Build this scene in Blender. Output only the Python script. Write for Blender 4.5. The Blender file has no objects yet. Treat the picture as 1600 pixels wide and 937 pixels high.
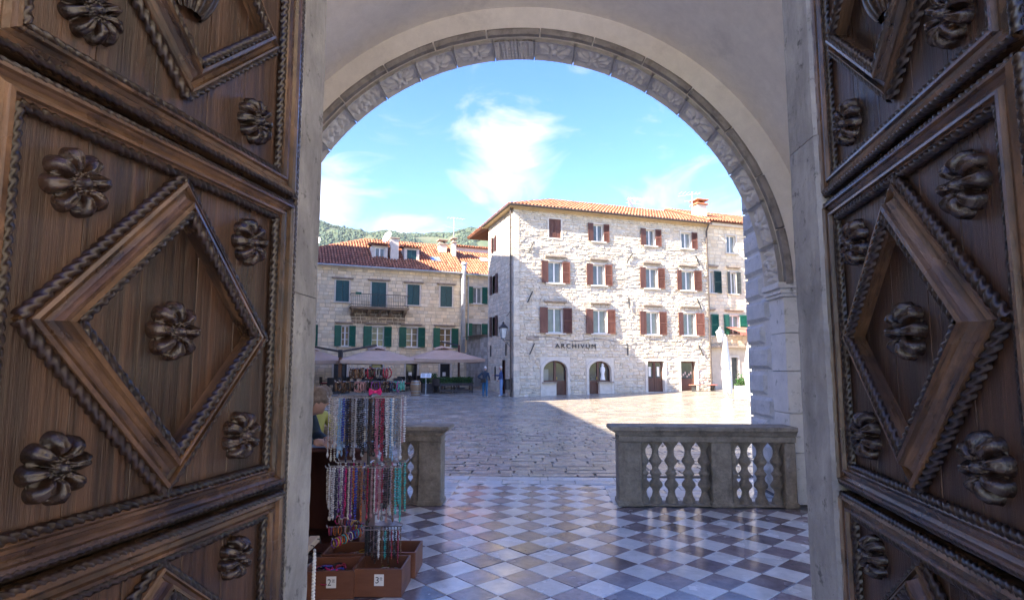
import bpy, math, random
from mathutils import Vector, Matrix, noise as mnoise
random.seed(7)
rad = math.radians
S = bpy.context.scene
COL = S.collection

# ------------------------------------------------------------------ camera, sky, sun, exposure
cam_d = bpy.data.cameras.new('camera'); cam = bpy.data.objects.new('camera', cam_d); COL.objects.link(cam)
cam.location = (0, 0, 1.66); cam.rotation_euler = (rad(90 + 5.8), 0, 0)
cam_d.sensor_width = 36; cam_d.lens = 20.25; cam_d.shift_y = 15 / 1600
cam_d.clip_start = 0.05; cam_d.clip_end = 6000
S.camera = cam
SUN_EL = 33.0
SUN_H = (0.839, 0.545)                      # the way the light travels over the ground
W = bpy.data.worlds.new('World'); S.world = W; W.use_nodes = True
S.view_settings.view_transform = 'Standard'; S.view_settings.look = 'None'
S.view_settings.gamma = 1.0; S.view_settings.use_curve_mapping = False
S.view_settings.exposure = 2.88
S.cycles.use_denoising = True
S.cycles.max_bounces = 10; S.cycles.diffuse_bounces = 6; S.cycles.glossy_bounces = 4
S.cycles.sample_clamp_indirect = 8

def world_nodes():
    nt = W.node_tree; N = nt.nodes; L = nt.links
    for n in list(N): N.remove(n)
    out = N.new('ShaderNodeOutputWorld'); bg = N.new('ShaderNodeBackground')
    sky = N.new('ShaderNodeTexSky'); sky.sky_type = 'NISHITA'; sky.sun_disc = False
    sky.sun_elevation = rad(SUN_EL); sky.sun_rotation = math.atan2(-SUN_H[0], -SUN_H[1])
    sky.air_density = 1.0; sky.dust_density = 0.6; sky.ozone_density = 2.2
    hs = N.new('ShaderNodeHueSaturation'); hs.inputs['Saturation'].default_value = 1.34; hs.inputs['Hue'].default_value = 0.522
    L.new(sky.outputs[0], hs.inputs['Color'])
    tc = N.new('ShaderNodeTexCoord')
    def M(op, a, b=None, clamp=False):
        m = N.new('ShaderNodeMath'); m.operation = op; m.use_clamp = clamp
        for i, x in enumerate((a, b)):
            if x is None: continue
            if isinstance(x, (int, float)): m.inputs[i].default_value = x
            else: L.new(x, m.inputs[i])
        return m.outputs[0]
    def noise(scale, stretch, rot, detail, rough, dist):
        mp = N.new('ShaderNodeMapping'); mp.inputs['Scale'].default_value = stretch; mp.inputs['Rotation'].default_value = rot; L.new(tc.outputs['Generated'], mp.inputs['Vector'])
        nz = N.new('ShaderNodeTexNoise'); nz.inputs['Scale'].default_value = scale; nz.inputs['Detail'].default_value = detail; nz.inputs['Roughness'].default_value = rough; nz.inputs['Distortion'].default_value = dist
        L.new(mp.outputs[0], nz.inputs['Vector']); return nz.outputs['Fac']
    wisp = noise(5.0, (1.0, 1.0, 2.6), (0, rad(-24), 0), 10, 0.62, 1.3); broad = noise(2.2, (1, 1, 1.6), (0, rad(-10), 0), 4, 0.5, 0.4)
    total = None
    # banks of cloud: centre direction, outer and inner reach, strength, flattening in height
    for c, r0, r1, k, fl in (((-0.005, 0.93, 0.340), 0.13, 0.015, 0.34, 0.95), ((-0.04, 0.93, 0.372), 0.08, 0.01, 0.22, 1.4), ((-0.345, 0.91, 0.262), 0.17, 0.02, 0.36, 1.5),
                             ((-0.20, 0.955, 0.222), 0.15, 0.02, 0.27, 2.2), ((0.30, 0.90, 0.22), 0.25, 0.05, 0.13, 1.5),
                             ((-0.75, 0.62, 0.22), 0.4, 0.1, 0.3, 1.2), ((0.8, 0.55, 0.25), 0.4, 0.1, 0.3, 1.2), ((0.2, -0.93, 0.3), 0.6, 0.1, 0.3, 1.2)):
        v = Vector(c).normalized()
        sb = N.new('ShaderNodeVectorMath'); sb.operation = 'SUBTRACT'; L.new(tc.outputs['Generated'], sb.inputs[0]); sb.inputs[1].default_value = v
        ml = N.new('ShaderNodeVectorMath'); ml.operation = 'MULTIPLY'; L.new(sb.outputs[0], ml.inputs[0]); ml.inputs[1].default_value = (1, 1, fl)
        d = N.new('ShaderNodeVectorMath'); d.operation = 'LENGTH'; L.new(ml.outputs[0], d.inputs[0])
        mr = N.new('ShaderNodeMapRange'); mr.interpolation_type = 'SMOOTHSTEP'; mr.inputs[1].default_value = r0; mr.inputs[2].default_value = r1
        mr.inputs[3].default_value = 0; mr.inputs[4].default_value = k; L.new(d.outputs['Value'], mr.inputs[0])
        total = mr.outputs[0] if total is None else M('MAXIMUM', total, mr.outputs[0])
    s = M('ADD', M('MULTIPLY', wisp, 0.8), M('MULTIPLY', broad, 0.25))
    f = M('MULTIPLY', M('SUBTRACT', M('ADD', s, total), 0.60), 3.6, True)
    f = M('MULTIPLY', M('POWER', f, 1.2), 0.92)
    mix = N.new('ShaderNodeMixRGB'); L.new(f, mix.inputs[0]); L.new(hs.outputs[0], mix.inputs[1]); mix.inputs[2].default_value = (2.3, 2.3, 2.33, 1)
    L.new(mix.outputs[0], bg.inputs['Color']); bg.inputs['Strength'].default_value = 0.08
    L.new(bg.outputs[0], out.inputs[0])
world_nodes()
sd = bpy.data.lights.new('sun', 'SUN'); sun = bpy.data.objects.new('sun', sd); COL.objects.link(sun)
sd.energy = 3.3; sd.angle = rad(0.5); sd.color = (1.0, 0.90, 0.76)
ce = math.cos(rad(SUN_EL))
sun.rotation_euler = Vector((SUN_H[0] * ce, SUN_H[1] * ce, -math.sin(rad(SUN_EL)))).to_track_quat('-Z', 'Y').to_euler()
sun.location = (-20, -10, 30)

# ------------------------------------------------------------------ helpers
MATS = {}
def pm(name, c1, c2, scale=4, rough=0.75, bump=0.0, bscale=40, col=False, stretch=(1, 1, 1), dirt=None, rnd=0.0, spec=0.4, rvar=0.0, metal=0.0,
       detail=6, bdist=0.01, hue=0.0, grain=None):
    """procedural material: two-tone noise, optional per-piece colour attribute, dirt patches, bump"""
    m = bpy.data.materials.new(name); m.use_nodes = True; nt = m.node_tree; N = nt.nodes; L = nt.links
    b = N['Principled BSDF']; b.inputs['Roughness'].default_value = rough; b.inputs['Specular IOR Level'].default_value = spec; b.inputs['Metallic'].default_value = metal
    tc = N.new('ShaderNodeTexCoord'); mp = N.new('ShaderNodeMapping'); mp.inputs['Scale'].default_value = stretch
    L.new(tc.outputs['Object'], mp.inputs['Vector'])
    src = mp.outputs[0]
    if rnd or hue:
        oi = N.new('ShaderNodeObjectInfo')
        vm = N.new('ShaderNodeVectorMath'); vm.operation = 'MULTIPLY_ADD'; L.new(oi.outputs['Random'], vm.inputs[0]); vm.inputs[1].default_value = (37, 53, 71); L.new(mp.outputs[0], vm.inputs[2])
        src = vm.outputs[0]
    nz = N.new('ShaderNodeTexNoise'); nz.inputs['Scale'].default_value = scale; nz.inputs['Detail'].default_value = detail; nz.inputs['Roughness'].default_value = 0.62
    L.new(src, nz.inputs['Vector'])
    rp = N.new('ShaderNodeValToRGB'); rp.color_ramp.elements[0].position = 0.32; rp.color_ramp.elements[1].position = 0.68
    rp.color_ramp.elements[0].color = (*c1, 1); rp.color_ramp.elements[1].color = (*c2, 1)
    L.new(nz.outputs['Fac'], rp.inputs[0]); c = rp.outputs[0]
    def mul(a, bsock, fac=1.0):
        x = N.new('ShaderNodeMixRGB'); x.blend_type = 'MULTIPLY'; x.inputs[0].default_value = fac
        L.new(a, x.inputs[1]); L.new(bsock, x.inputs[2]); return x.outputs[0]
    if col:
        at = N.new('ShaderNodeAttribute'); at.attribute_name = 'Col'; c = mul(c, at.outputs['Color'])
    gfac = None
    if grain:
        gs, gst, glo, ghi = grain
        mpg = N.new('ShaderNodeMapping'); mpg.inputs['Scale'].default_value = gst; L.new(src, mpg.inputs['Vector'])
        ng = N.new('ShaderNodeTexNoise'); ng.inputs['Scale'].default_value = gs; ng.inputs['Detail'].default_value = 8; ng.inputs['Roughness'].default_value = 0.7; ng.inputs['Distortion'].default_value = 0.4; L.new(mpg.outputs[0], ng.inputs['Vector'])
        mg = N.new('ShaderNodeMapRange'); mg.inputs[1].default_value = 0.33; mg.inputs[2].default_value = 0.67; mg.inputs[3].default_value = glo; mg.inputs[4].default_value = ghi; L.new(ng.outputs['Fac'], mg.inputs[0])
        gfac = ng.outputs['Fac']; c = mul(c, mg.outputs[0])
    if dirt:
        dc, ds, dlo, dhi = dirt[:4]
        n2 = N.new('ShaderNodeTexNoise'); n2.inputs['Scale'].default_value = ds; n2.inputs['Detail'].default_value = 8; n2.inputs['Roughness'].default_value = 0.7
        if len(dirt) > 4:
            mp2 = N.new('ShaderNodeMapping'); mp2.inputs['Scale'].default_value = dirt[4]; L.new(src, mp2.inputs['Vector']); L.new(mp2.outputs[0], n2.inputs['Vector'])
        else: L.new(src, n2.inputs['Vector'])
        mr = N.new('ShaderNodeMapRange'); mr.inputs[1].default_value = dlo; mr.inputs[2].default_value = dhi; L.new(n2.outputs['Fac'], mr.inputs[0])
        x = N.new('ShaderNodeMixRGB'); L.new(mr.outputs[0], x.inputs[0]); L.new(c, x.inputs[1]); x.inputs[2].default_value = (*dc, 1); c = x.outputs[0]
    if rnd or hue:
        h = N.new('ShaderNodeHueSaturation'); L.new(c, h.inputs['Color'])
        mr = N.new('ShaderNodeMapRange'); mr.inputs[3].default_value = 1 - rnd; mr.inputs[4].default_value = 1 + rnd; L.new(oi.outputs['Random'], mr.inputs[0]); L.new(mr.outputs[0], h.inputs['Value'])
        if hue:
            mt = N.new('ShaderNodeMath'); mt.operation = 'MULTIPLY'; L.new(oi.outputs['Random'], mt.inputs[0]); mt.inputs[1].default_value = 7.31
            fr = N.new('ShaderNodeMath'); fr.operation = 'FRACT'; L.new(mt.outputs[0], fr.inputs[0])
            m2 = N.new('ShaderNodeMapRange'); m2.inputs[3].default_value = 0.5 - hue; m2.inputs[4].default_value = 0.5 + hue; L.new(fr.outputs[0], m2.inputs[0]); L.new(m2.outputs[0], h.inputs['Hue'])
        c = h.outputs[0]
    L.new(c, b.inputs['Base Color'])
    if rvar:
        n3 = N.new('ShaderNodeTexNoise'); n3.inputs['Scale'].default_value = scale * 0.8; n3.inputs['Detail'].default_value = 5; L.new(src, n3.inputs['Vector'])
        mr = N.new('ShaderNodeMapRange'); mr.inputs[1].default_value = 0.35; mr.inputs[2].default_value = 0.65
        mr.inputs[3].default_value = max(0.04, rough - rvar); mr.inputs[4].default_value = rough + rvar; L.new(n3.outputs['Fac'], mr.inputs[0]); L.new(mr.outputs[0], b.inputs['Roughness'])
    if bump:
        n4 = N.new('ShaderNodeTexNoise'); n4.inputs['Scale'].default_value = bscale; n4.inputs['Detail'].default_value = 7; n4.inputs['Roughness'].default_value = 0.65; L.new(src, n4.inputs['Vector'])
        bp = N.new('ShaderNodeBump'); bp.inputs['Strength'].default_value = bump; bp.inputs['Distance'].default_value = bdist; 
        if gfac is not None:
            ad = N.new('ShaderNodeMath'); ad.operation = 'MULTIPLY_ADD'; L.new(gfac, ad.inputs[0]); ad.inputs[1].default_value = 1.6; L.new(n4.outputs['Fac'], ad.inputs[2]); L.new(ad.outputs[0], bp.inputs['Height'])
        else: L.new(n4.outputs['Fac'], bp.inputs['Height'])
        L.new(bp.outputs[0], b.inputs['Normal'])
    MATS[name] = m
    return m

class MB:
    def __init__(s): s.v = []; s.f = []; s.c = []
    def face(s, idx, col=None): s.f.append(tuple(idx)); s.c.append(col)
    def quad(s, a, b, c, d, col=None):
        n = len(s.v); s.v += [tuple(a), tuple(b), tuple(c), tuple(d)]; s.face((n, n + 1, n + 2, n + 3), col)
    def poly(s, pts, col=None):
        n = len(s.v); s.v += [tuple(p) for p in pts]; s.face(range(n, n + len(pts)), col)
    def box(s, x0, x1, y0, y1, z0, z1, col=None):
        n = len(s.v)
        s.v += [(x, y, z) for z in (z0, z1) for y in (y0, y1) for x in (x0, x1)]
        for q in ((0, 2, 3, 1), (4, 5, 7, 6), (0, 1, 5, 4), (2, 6, 7, 3), (0, 4, 6, 2), (1, 3, 7, 5)): s.face([n + i for i in q], col)
    def cbox(s, x0, x1, y0, y1, z0, z1, b=0.01, col=None):
        """box with all edges chamfered"""
        n = len(s.v); X = (x0, x1); Y = (y0, y1); Z = (z0, z1); ix = {}
        for i in (0, 1):
            for j in (0, 1):
                for k in (0, 1):
                    sx, sy, sz = (b, -b)[i], (b, -b)[j], (b, -b)[k]
                    for a, p in enumerate(((X[i], Y[j] + sy, Z[k] + sz), (X[i] + sx, Y[j], Z[k] + sz), (X[i] + sx, Y[j] + sy, Z[k]))):
                        ix[i, j, k, a] = len(s.v); s.v.append(p)
        F = lambda *q: s.face([ix[t] for t in q], col)
        F((0,0,0,0),(0,0,1,0),(0,1,1,0),(0,1,0,0)); F((1,0,0,0),(1,1,0,0),(1,1,1,0),(1,0,1,0))
        F((0,0,0,1),(1,0,0,1),(1,0,1,1),(0,0,1,1)); F((0,1,0,1),(0,1,1,1),(1,1,1,1),(1,1,0,1))
        F((0,0,0,2),(0,1,0,2),(1,1,0,2),(1,0,0,2)); F((0,0,1,2),(1,0,1,2),(1,1,1,2),(0,1,1,2))
        for k in (0, 1):
            F((0,0,k,1),(0,0,k,0),(0,0,k,2)) if k else F((0,0,k,1),(0,0,k,2),(0,0,k,0))
            F((1,0,k,1),(1,0,k,2),(1,0,k,0)) if k else F((1,0,k,1),(1,0,k,0),(1,0,k,2))
            F((0,1,k,1),(0,1,k,2),(0,1,k,0)) if k else F((0,1,k,1),(0,1,k,0),(0,1,k,2))
            F((1,1,k,1),(1,1,k,0),(1,1,k,2)) if k else F((1,1,k,1),(1,1,k,2),(1,1,k,0))
        for i in (0, 1):
            for j in (0, 1): F((i,j,0,0),(i,j,0,1),(i,j,1,1),(i,j,1,0))
        for i in (0, 1):
            for k in (0, 1): F((i,0,k,0),(i,0,k,2),(i,1,k,2),(i,1,k,0))
        for j in (0, 1):
            for k in (0, 1): F((0,j,k,1),(0,j,k,2),(1,j,k,2),(1,j,k,1))
    def tube(s, pts, r, n=6, caps=True, col=None):
        pts = [Vector(p) for p in pts]; rs = r if isinstance(r, (list, tuple)) else [r] * len(pts)
        base = len(s.v); up = None
        for i, p in enumerate(pts):
            t = (pts[min(i + 1, len(pts) - 1)] - pts[max(i - 1, 0)]).normalized()
            if up is None: up = t.orthogonal().normalized()
            else:
                up = (up - t * up.dot(t)); up = up.normalized() if up.length > 1e-6 else t.orthogonal().normalized()
            q = t.cross(up)
            for k in range(n):
                a = 2 * math.pi * k / n; s.v.append(tuple(p + (up * math.cos(a) + q * math.sin(a)) * rs[i]))
        for i in range(len(pts) - 1):
            for k in range(n):
                a = base + i * n; k2 = (k + 1) % n; s.face((a + k, a + k2, a + n + k2, a + n + k), col)
        if caps:
            s.face([base + k for k in range(n)][::-1], col); s.face([base + (len(pts) - 1) * n + k for k in range(n)], col)
    def lathe(s, prof, cx=0, cy=0, n=16, col=None, cap=True, sq=0):
        base = len(s.v)
        for z, r in prof:
            for k in range(n):
                a = 2 * math.pi * (k + 0.5 * (n == 4)) / n; s.v.append((cx + r * math.cos(a), cy + r * math.sin(a), z))
        for i in range(len(prof) - 1):
            for k in range(n):
                k2 = (k + 1) % n; a = base + i * n; s.face((a + k, a + k2, a + n + k2, a + n + k), col)
        if cap:
            s.face([base + k for k in range(n)][::-1], col); s.face([base + (len(prof) - 1) * n + k for k in range(n)], col)
    def ball(s, c, r, n=6, m=4, col=None, sc=(1, 1, 1)):
        base = len(s.v); s.v.append((c[0], c[1], c[2] - r * sc[2]))
        for i in range(1, m):
            t = math.pi * i / m
            for k in range(n):
                a = 2 * math.pi * k / n; s.v.append((c[0] + r * sc[0] * math.sin(t) * math.cos(a), c[1] + r * sc[1] * math.sin(t) * math.sin(a), c[2] - r * sc[2] * math.cos(t)))
        top = len(s.v); s.v.append((c[0], c[1], c[2] + r * sc[2]))
        for k in range(n):
            k2 = (k + 1) % n; s.face((base, base + 1 + k2, base + 1 + k), col)
            for i in range(m - 2):
                a = base + 1 + i * n; s.face((a + k, a + k2, a + n + k2, a + n + k), col)
            a = base + 1 + (m - 2) * n; s.face((a + k, a + k2, top), col)
    def xform(s, M, start=0):
        for i in range(start, len(s.v)): s.v[i] = tuple(M @ Vector(s.v[i]))
    def mesh(s, name, mat, smooth=False):
        me = bpy.data.meshes.new(name); me.from_pydata(s.v, [], s.f)
        if mat is not None: me.materials.append(MATS[mat] if isinstance(mat, str) else mat)
        if any(c is not None for c in s.c):
            at = me.color_attributes.new('Col', 'FLOAT_COLOR', 'CORNER'); arr = []
            for f, c in zip(s.f, s.c): arr += (list(c or (1, 1, 1)) + [1.0]) * len(f)
            at.data.foreach_set('color', arr)
        if smooth: me.polygons.foreach_set('use_smooth', [True] * len(me.polygons))
        me.update(); return me
    def build(s, name, mat, parent=None, smooth=False, loc=None):
        return obj(name, s.mesh(name, mat, smooth), parent, loc)

def obj(name, data, parent=None, loc=None, rot=None):
    o = bpy.data.objects.new(name, data); COL.objects.link(o)
    if parent is not None: o.parent = parent
    if loc is not None: o.location = loc
    if rot is not None: o.rotation_euler = rot
    return o
def tag(o, label=None, cat=None, group=None, kind=None):
    for k, v in (('label', label), ('category', cat), ('group', group), ('kind', kind)):
        if v: o[k] = v
    return o
def thing(name, label, cat, loc=(0, 0, 0), rz=0, group=None):
    o = obj(name, None, None, loc, (0, 0, rz)); o.empty_display_size = 0.2
    return tag(o, label, cat, group)
def B(name, mat, parent, *boxes, b=0.0):
    m = MB()
    for q in boxes: m.cbox(*q, b=b) if b else m.box(*q)
    return m.build(name, mat, parent)
def ground_z(D): return min(max((D - 32) * 0.05, 0), 0.3)
def smooth01(x): x = min(max(x, 0), 1); return x * x * (3 - 2 * x)

# ------------------------------------------------------------------ materials
pm('plaster', (0.81, 0.755, 0.685), (0.875, 0.825, 0.755), 1.3, 0.9, 0.35, 22, dirt=((0.56, 0.52, 0.48), 0.8, 0.57, 0.80), bdist=0.006, grain=(7, (1, 1, 1), 0.93, 1.04))
pm('carved_stone', (0.64, 0.60, 0.55), (0.76, 0.72, 0.665), 7, 0.85, 0.5, 60, dirt=((0.30, 0.28, 0.26), 6, 0.58, 0.75), bdist=0.004)
pm('archivolt_stone', (0.24, 0.21, 0.19), (0.40, 0.36, 0.32), 5, 0.9, 0.7, 45, dirt=((0.12, 0.105, 0.095), 3, 0.5, 0.7), bdist=0.01)
pm('jamb_stone', (0.26, 0.255, 0.245), (0.42, 0.41, 0.385), 3, 0.85, 1.0, 30, dirt=((0.11, 0.108, 0.10), 11, 0.59, 0.68), bdist=0.012, rnd=0.05, grain=(5, (1, 1, 0.35), 0.65, 1.15))
pm('quoin_stone', (0.56, 0.56, 0.55), (0.70, 0.69, 0.67), 6, 0.9, 1.0, 28, dirt=((0.30, 0.31, 0.30), 7, 0.56, 0.75), bdist=0.02, rnd=0.08)
pm('pier_stone', (0.62, 0.61, 0.58), (0.75, 0.73, 0.70), 5, 0.9, 0.8, 30, dirt=((0.22, 0.23, 0.20), 8, 0.58, 0.72), bdist=0.01, rnd=0.06)
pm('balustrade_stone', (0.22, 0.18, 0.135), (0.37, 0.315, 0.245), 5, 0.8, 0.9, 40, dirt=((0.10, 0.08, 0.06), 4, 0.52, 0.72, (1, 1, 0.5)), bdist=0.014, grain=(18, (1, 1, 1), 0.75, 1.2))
pm('tile_white', (0.56, 0.565, 0.56), (0.72, 0.71, 0.69), 4, 0.19, 0.15, 30, rnd=0.10, rvar=0.10, spec=0.55, dirt=((0.40, 0.385, 0.37), 7, 0.57, 0.78), bdist=0.004, hue=0.012, grain=(11, (1, 1, 1), 0.88, 1.1))
pm('tile_dark', (0.155, 0.125, 0.140), (0.275, 0.225, 0.235), 5, 0.18, 0.15, 30, rnd=0.30, rvar=0.10, spec=0.55, dirt=((0.11, 0.10, 0.12), 5, 0.56, 0.76), bdist=0.004, hue=0.04, grain=(9, (1, 1, 1), 0.75, 1.25))
pm('tile_joint', (0.12, 0.115, 0.11), (0.2, 0.19, 0.18), 8, 0.8)
pm('slab_white', (0.40, 0.40, 0.37), (0.56, 0.55, 0.51), 4, 0.32, 0.25, 25, rnd=0.10, rvar=0.12, spec=0.5, bdist=0.004)
pm('paving', (0.25, 0.205, 0.155), (0.42, 0.35, 0.27), 5, 0.20, 0.5, 22, rnd=0.24, hue=0.025, rvar=0.14, spec=0.5, dirt=((0.15, 0.12, 0.095), 3, 0.55, 0.8), bdist=0.01)
pm('paving_far', (0.25, 0.205, 0.155), (0.38, 0.315, 0.24), 1.2, 0.22, 0.6, 9, col=True, rvar=0.14, spec=0.5, bdist=0.02)
pm('paving_joint', (0.07, 0.065, 0.06), (0.13, 0.12, 0.105), 6, 0.45, 0.3, 30, rvar=0.15)
pm('square', (0.30, 0.25, 0.19), (0.42, 0.355, 0.275), 1.6, 0.28, 0.6, 6, rvar=0.18, spec=0.5, bdist=0.02, dirt=((0.20, 0.165, 0.13), 0.6, 0.5, 0.75), stretch=(0.5, 1.6, 1))
pm('wood_board', (0.022, 0.0112, 0.0075), (0.072, 0.037, 0.022), 5, 0.34, 0.9, 60, stretch=(1, 1, 0.10), rnd=0.22, spec=0.55, dirt=((0.010, 0.006, 0.005), 2.6, 0.56, 0.74, (2, 2, 0.5)), bdist=0.005, rvar=0.1, grain=(26, (1, 1, 0.028), 0.26, 1.7))
pm('wood_mould', (0.028, 0.0140, 0.0078), (0.135, 0.074, 0.038), 7, 0.28, 0.6, 70, stretch=(0.5, 1, 0.5), rnd=0.2, spec=0.6, dirt=((0.010, 0.006, 0.005), 5, 0.50, 0.66), bdist=0.004, rvar=0.1, grain=(40, (0.15, 1, 0.15), 0.45, 1.5))
pm('wood_rope', (0.0065, 0.0036, 0.0028), (0.028, 0.0148, 0.0095), 14, 0.28, 0.6, 80, rnd=0.2, spec=0.6, bdist=0.003, dirt=((0.07, 0.042, 0.026), 22, 0.62, 0.76))
pm('wood_rosette', (0.0065, 0.0036, 0.0028), (0.036, 0.0192, 0.0120), 16, 0.26, 0.7, 60, rnd=0.3, spec=0.6, bdist=0.004, dirt=((0.08, 0.05, 0.031), 18, 0.62, 0.78))
pm('nave_stone', (0.30, 0.265, 0.22), (0.42, 0.375, 0.31), 3, 0.9)
pm('nave_bounce', (0.76, 0.74, 0.70), (0.84, 0.82, 0.78), 3, 0.4)
pm('wood_dark', (0.016, 0.010, 0.008), (0.04, 0.026, 0.02), 8, 0.6, 0.3, 50)
pm('wall_archive', (0.58, 0.505, 0.40), (0.73, 0.655, 0.54), 2.2, 0.92, 1.0, 16, col=True, dirt=((0.30, 0.265, 0.22), 1.4, 0.58, 0.80, (1, 1, 0.7)), bdist=0.04, grain=(5, (1, 1, 1), 0.86, 1.1))
pm('mortar_archive', (0.52, 0.455, 0.365), (0.68, 0.605, 0.50), 3, 0.95, 0.8, 18, dirt=((0.28, 0.25, 0.21), 1.5, 0.58, 0.8), bdist=0.03)
pm('wall_left', (0.66, 0.55, 0.395), (0.80, 0.69, 0.515), 2.2, 0.92, 0.6, 20, col=True, dirt=((0.44, 0.345, 0.24), 0.7, 0.58, 0.85, (1, 1, 0.6)), bdist=0.02)
pm('mortar_left', (0.46, 0.37, 0.265), (0.60, 0.50, 0.37), 3, 0.95, 0.5, 18)
pm('trim_stone', (0.54, 0.49, 0.42), (0.68, 0.62, 0.54), 4, 0.9, 0.5, 30, bdist=0.01)
pm('lintel_stone', (0.24, 0.19, 0.15), (0.42, 0.35, 0.28), 4, 0.95, 0.8, 20, bdist=0.02)
pm('stain_stone', (0.16, 0.12, 0.085), (0.34, 0.26, 0.18), 3, 0.95, 0.8, 20, bdist=0.02)
pm('annex_plaster', (0.50, 0.42, 0.33), (0.66, 0.57, 0.46), 1.6, 0.92, 0.5, 12, dirt=((0.40, 0.30, 0.21), 1.2, 0.55, 0.8), bdist=0.02)
pm('grey_wall', (0.26, 0.255, 0.24), (0.42, 0.41, 0.38), 2, 0.95, 0.8, 14, col=True, bdist=0.03)
pm('roof_tile', (0.36, 0.125, 0.062), (0.50, 0.205, 0.11), 3, 0.85, 0.4, 20, col=True, bdist=0.01)
pm('terracotta', (0.36, 0.14, 0.07), (0.48, 0.21, 0.11), 5, 0.85)
pm('roof_base', (0.12, 0.05, 0.03), (0.2, 0.08, 0.045), 3, 0.9)
pm('soffit_wood', (0.42, 0.31, 0.17), (0.55, 0.42, 0.25), 3, 0.8)
pm('shutter_brown', (0.100, 0.038, 0.026), (0.165, 0.070, 0.050), 5, 0.6, rnd=0.22, stretch=(1, 1, 0.3))
pm('shutter_dark', (0.045, 0.016, 0.016), (0.075, 0.027, 0.025), 5, 0.55)
pm('shutter_green', (0.006, 0.075, 0.045), (0.012, 0.115, 0.070), 5, 0.5, rnd=0.12)
pm('shutter_teal', (0.006, 0.050, 0.058), (0.012, 0.078, 0.088), 5, 0.5, rnd=0.1)
pm('shutter_grey', (0.05, 0.055, 0.05), (0.10, 0.10, 0.09), 5, 0.6)
pm('white_frame', (0.72, 0.71, 0.68), (0.80, 0.79, 0.76), 5, 0.5)
pm('door_brown', (0.075, 0.028, 0.020), (0.13, 0.052, 0.036), 6, 0.45, stretch=(1, 1, 0.2), rnd=0.1)
pm('pane_grey', (0.10, 0.115, 0.115), (0.20, 0.215, 0.205), 1.5, 0.08, spec=0.6, rnd=0.2)
pm('pane_dark', (0.012, 0.014, 0.017), (0.035, 0.038, 0.042), 2, 0.06, spec=0.6)
pm('pane_warm', (0.10, 0.085, 0.06), (0.30, 0.20, 0.09), 2.2, 0.10, spec=0.5, rnd=0.4)
pm('iron', (0.02, 0.02, 0.022), (0.045, 0.042, 0.042), 6, 0.5, spec=0.5)
pm('copper_pipe', (0.05, 0.04, 0.035), (0.10, 0.075, 0.06), 4, 0.45)
pm('zinc', (0.55, 0.56, 0.58), (0.68, 0.69, 0.70), 3, 0.38, metal=0.35)
pm('white_paint', (0.74, 0.73, 0.71), (0.82, 0.81, 0.79), 3, 0.6)
pm('white_cloth', (0.78, 0.77, 0.76), (0.84, 0.83, 0.82), 3, 0.9, 0.3, 8, bdist=0.02)
pm('taupe_cloth', (0.50, 0.345, 0.25), (0.58, 0.41, 0.305), 2, 0.9, 0.3, 5, bdist=0.02, rnd=0.05)
pm('cream_cloth', (0.62, 0.55, 0.48), (0.70, 0.63, 0.56), 2, 0.9)
pm('post_wood', (0.14, 0.060, 0.030), (0.22, 0.10, 0.055), 5, 0.6, stretch=(1, 1, 0.2))
pm('post_red', (0.08, 0.025, 0.022), (0.12, 0.04, 0.035), 5, 0.5)
pm('dark_rattan', (0.020, 0.014, 0.013), (0.05, 0.036, 0.032), 30, 0.6)
pm('red_cushion', (0.22, 0.02, 0.03), (0.32, 0.035, 0.045), 6, 0.85)
pm('barrel_wood', (0.26, 0.145, 0.07), (0.42, 0.26, 0.14), 8, 0.6, stretch=(1, 1, 0.2), rnd=0.15)
pm('hoop_metal', (0.30, 0.30, 0.31), (0.42, 0.42, 0.42), 6, 0.4, metal=0.7)
pm('planter_wood', (0.045, 0.038, 0.036), (0.09, 0.075, 0.07), 6, 0.7)
pm('hedge_leaf', (0.018, 0.055, 0.012), (0.05, 0.115, 0.028), 9, 0.6, col=True)
pm('hill_ground', (0.055, 0.085, 0.035), (0.13, 0.135, 0.075), 0.02, 0.95, dirt=((0.28, 0.26, 0.23), 0.012, 0.60, 0.66))
pm('hill_leaf', (0.045, 0.070, 0.045), (0.085, 0.115, 0.070), 0.03, 0.9, col=True)
pm('tray_wood', (0.125, 0.045, 0.025), (0.205, 0.083, 0.045), 8, 0.45, 0.3, 50, stretch=(0.25, 1, 1), rnd=0.12, bdist=0.002)
pm('cabinet_wood', (0.075, 0.022, 0.014), (0.12, 0.040, 0.026), 6, 0.45, stretch=(1, 1, 0.2))
pm('ledge_wood', (0.42, 0.32, 0.22), (0.55, 0.44, 0.32), 8, 0.6, stretch=(1, 0.2, 1))
pm('chrome', (0.55, 0.55, 0.57), (0.7, 0.7, 0.72), 8, 0.25, metal=0.9)
pm('card_white', (0.74, 0.73, 0.70), (0.80, 0.79, 0.76), 8, 0.7)
pm('ink', (0.02, 0.02, 0.025), (0.04, 0.04, 0.045), 8, 0.7)
pm('cloth_blue', (0.28, 0.36, 0.46), (0.42, 0.50, 0.58), 8, 0.85)
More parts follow.
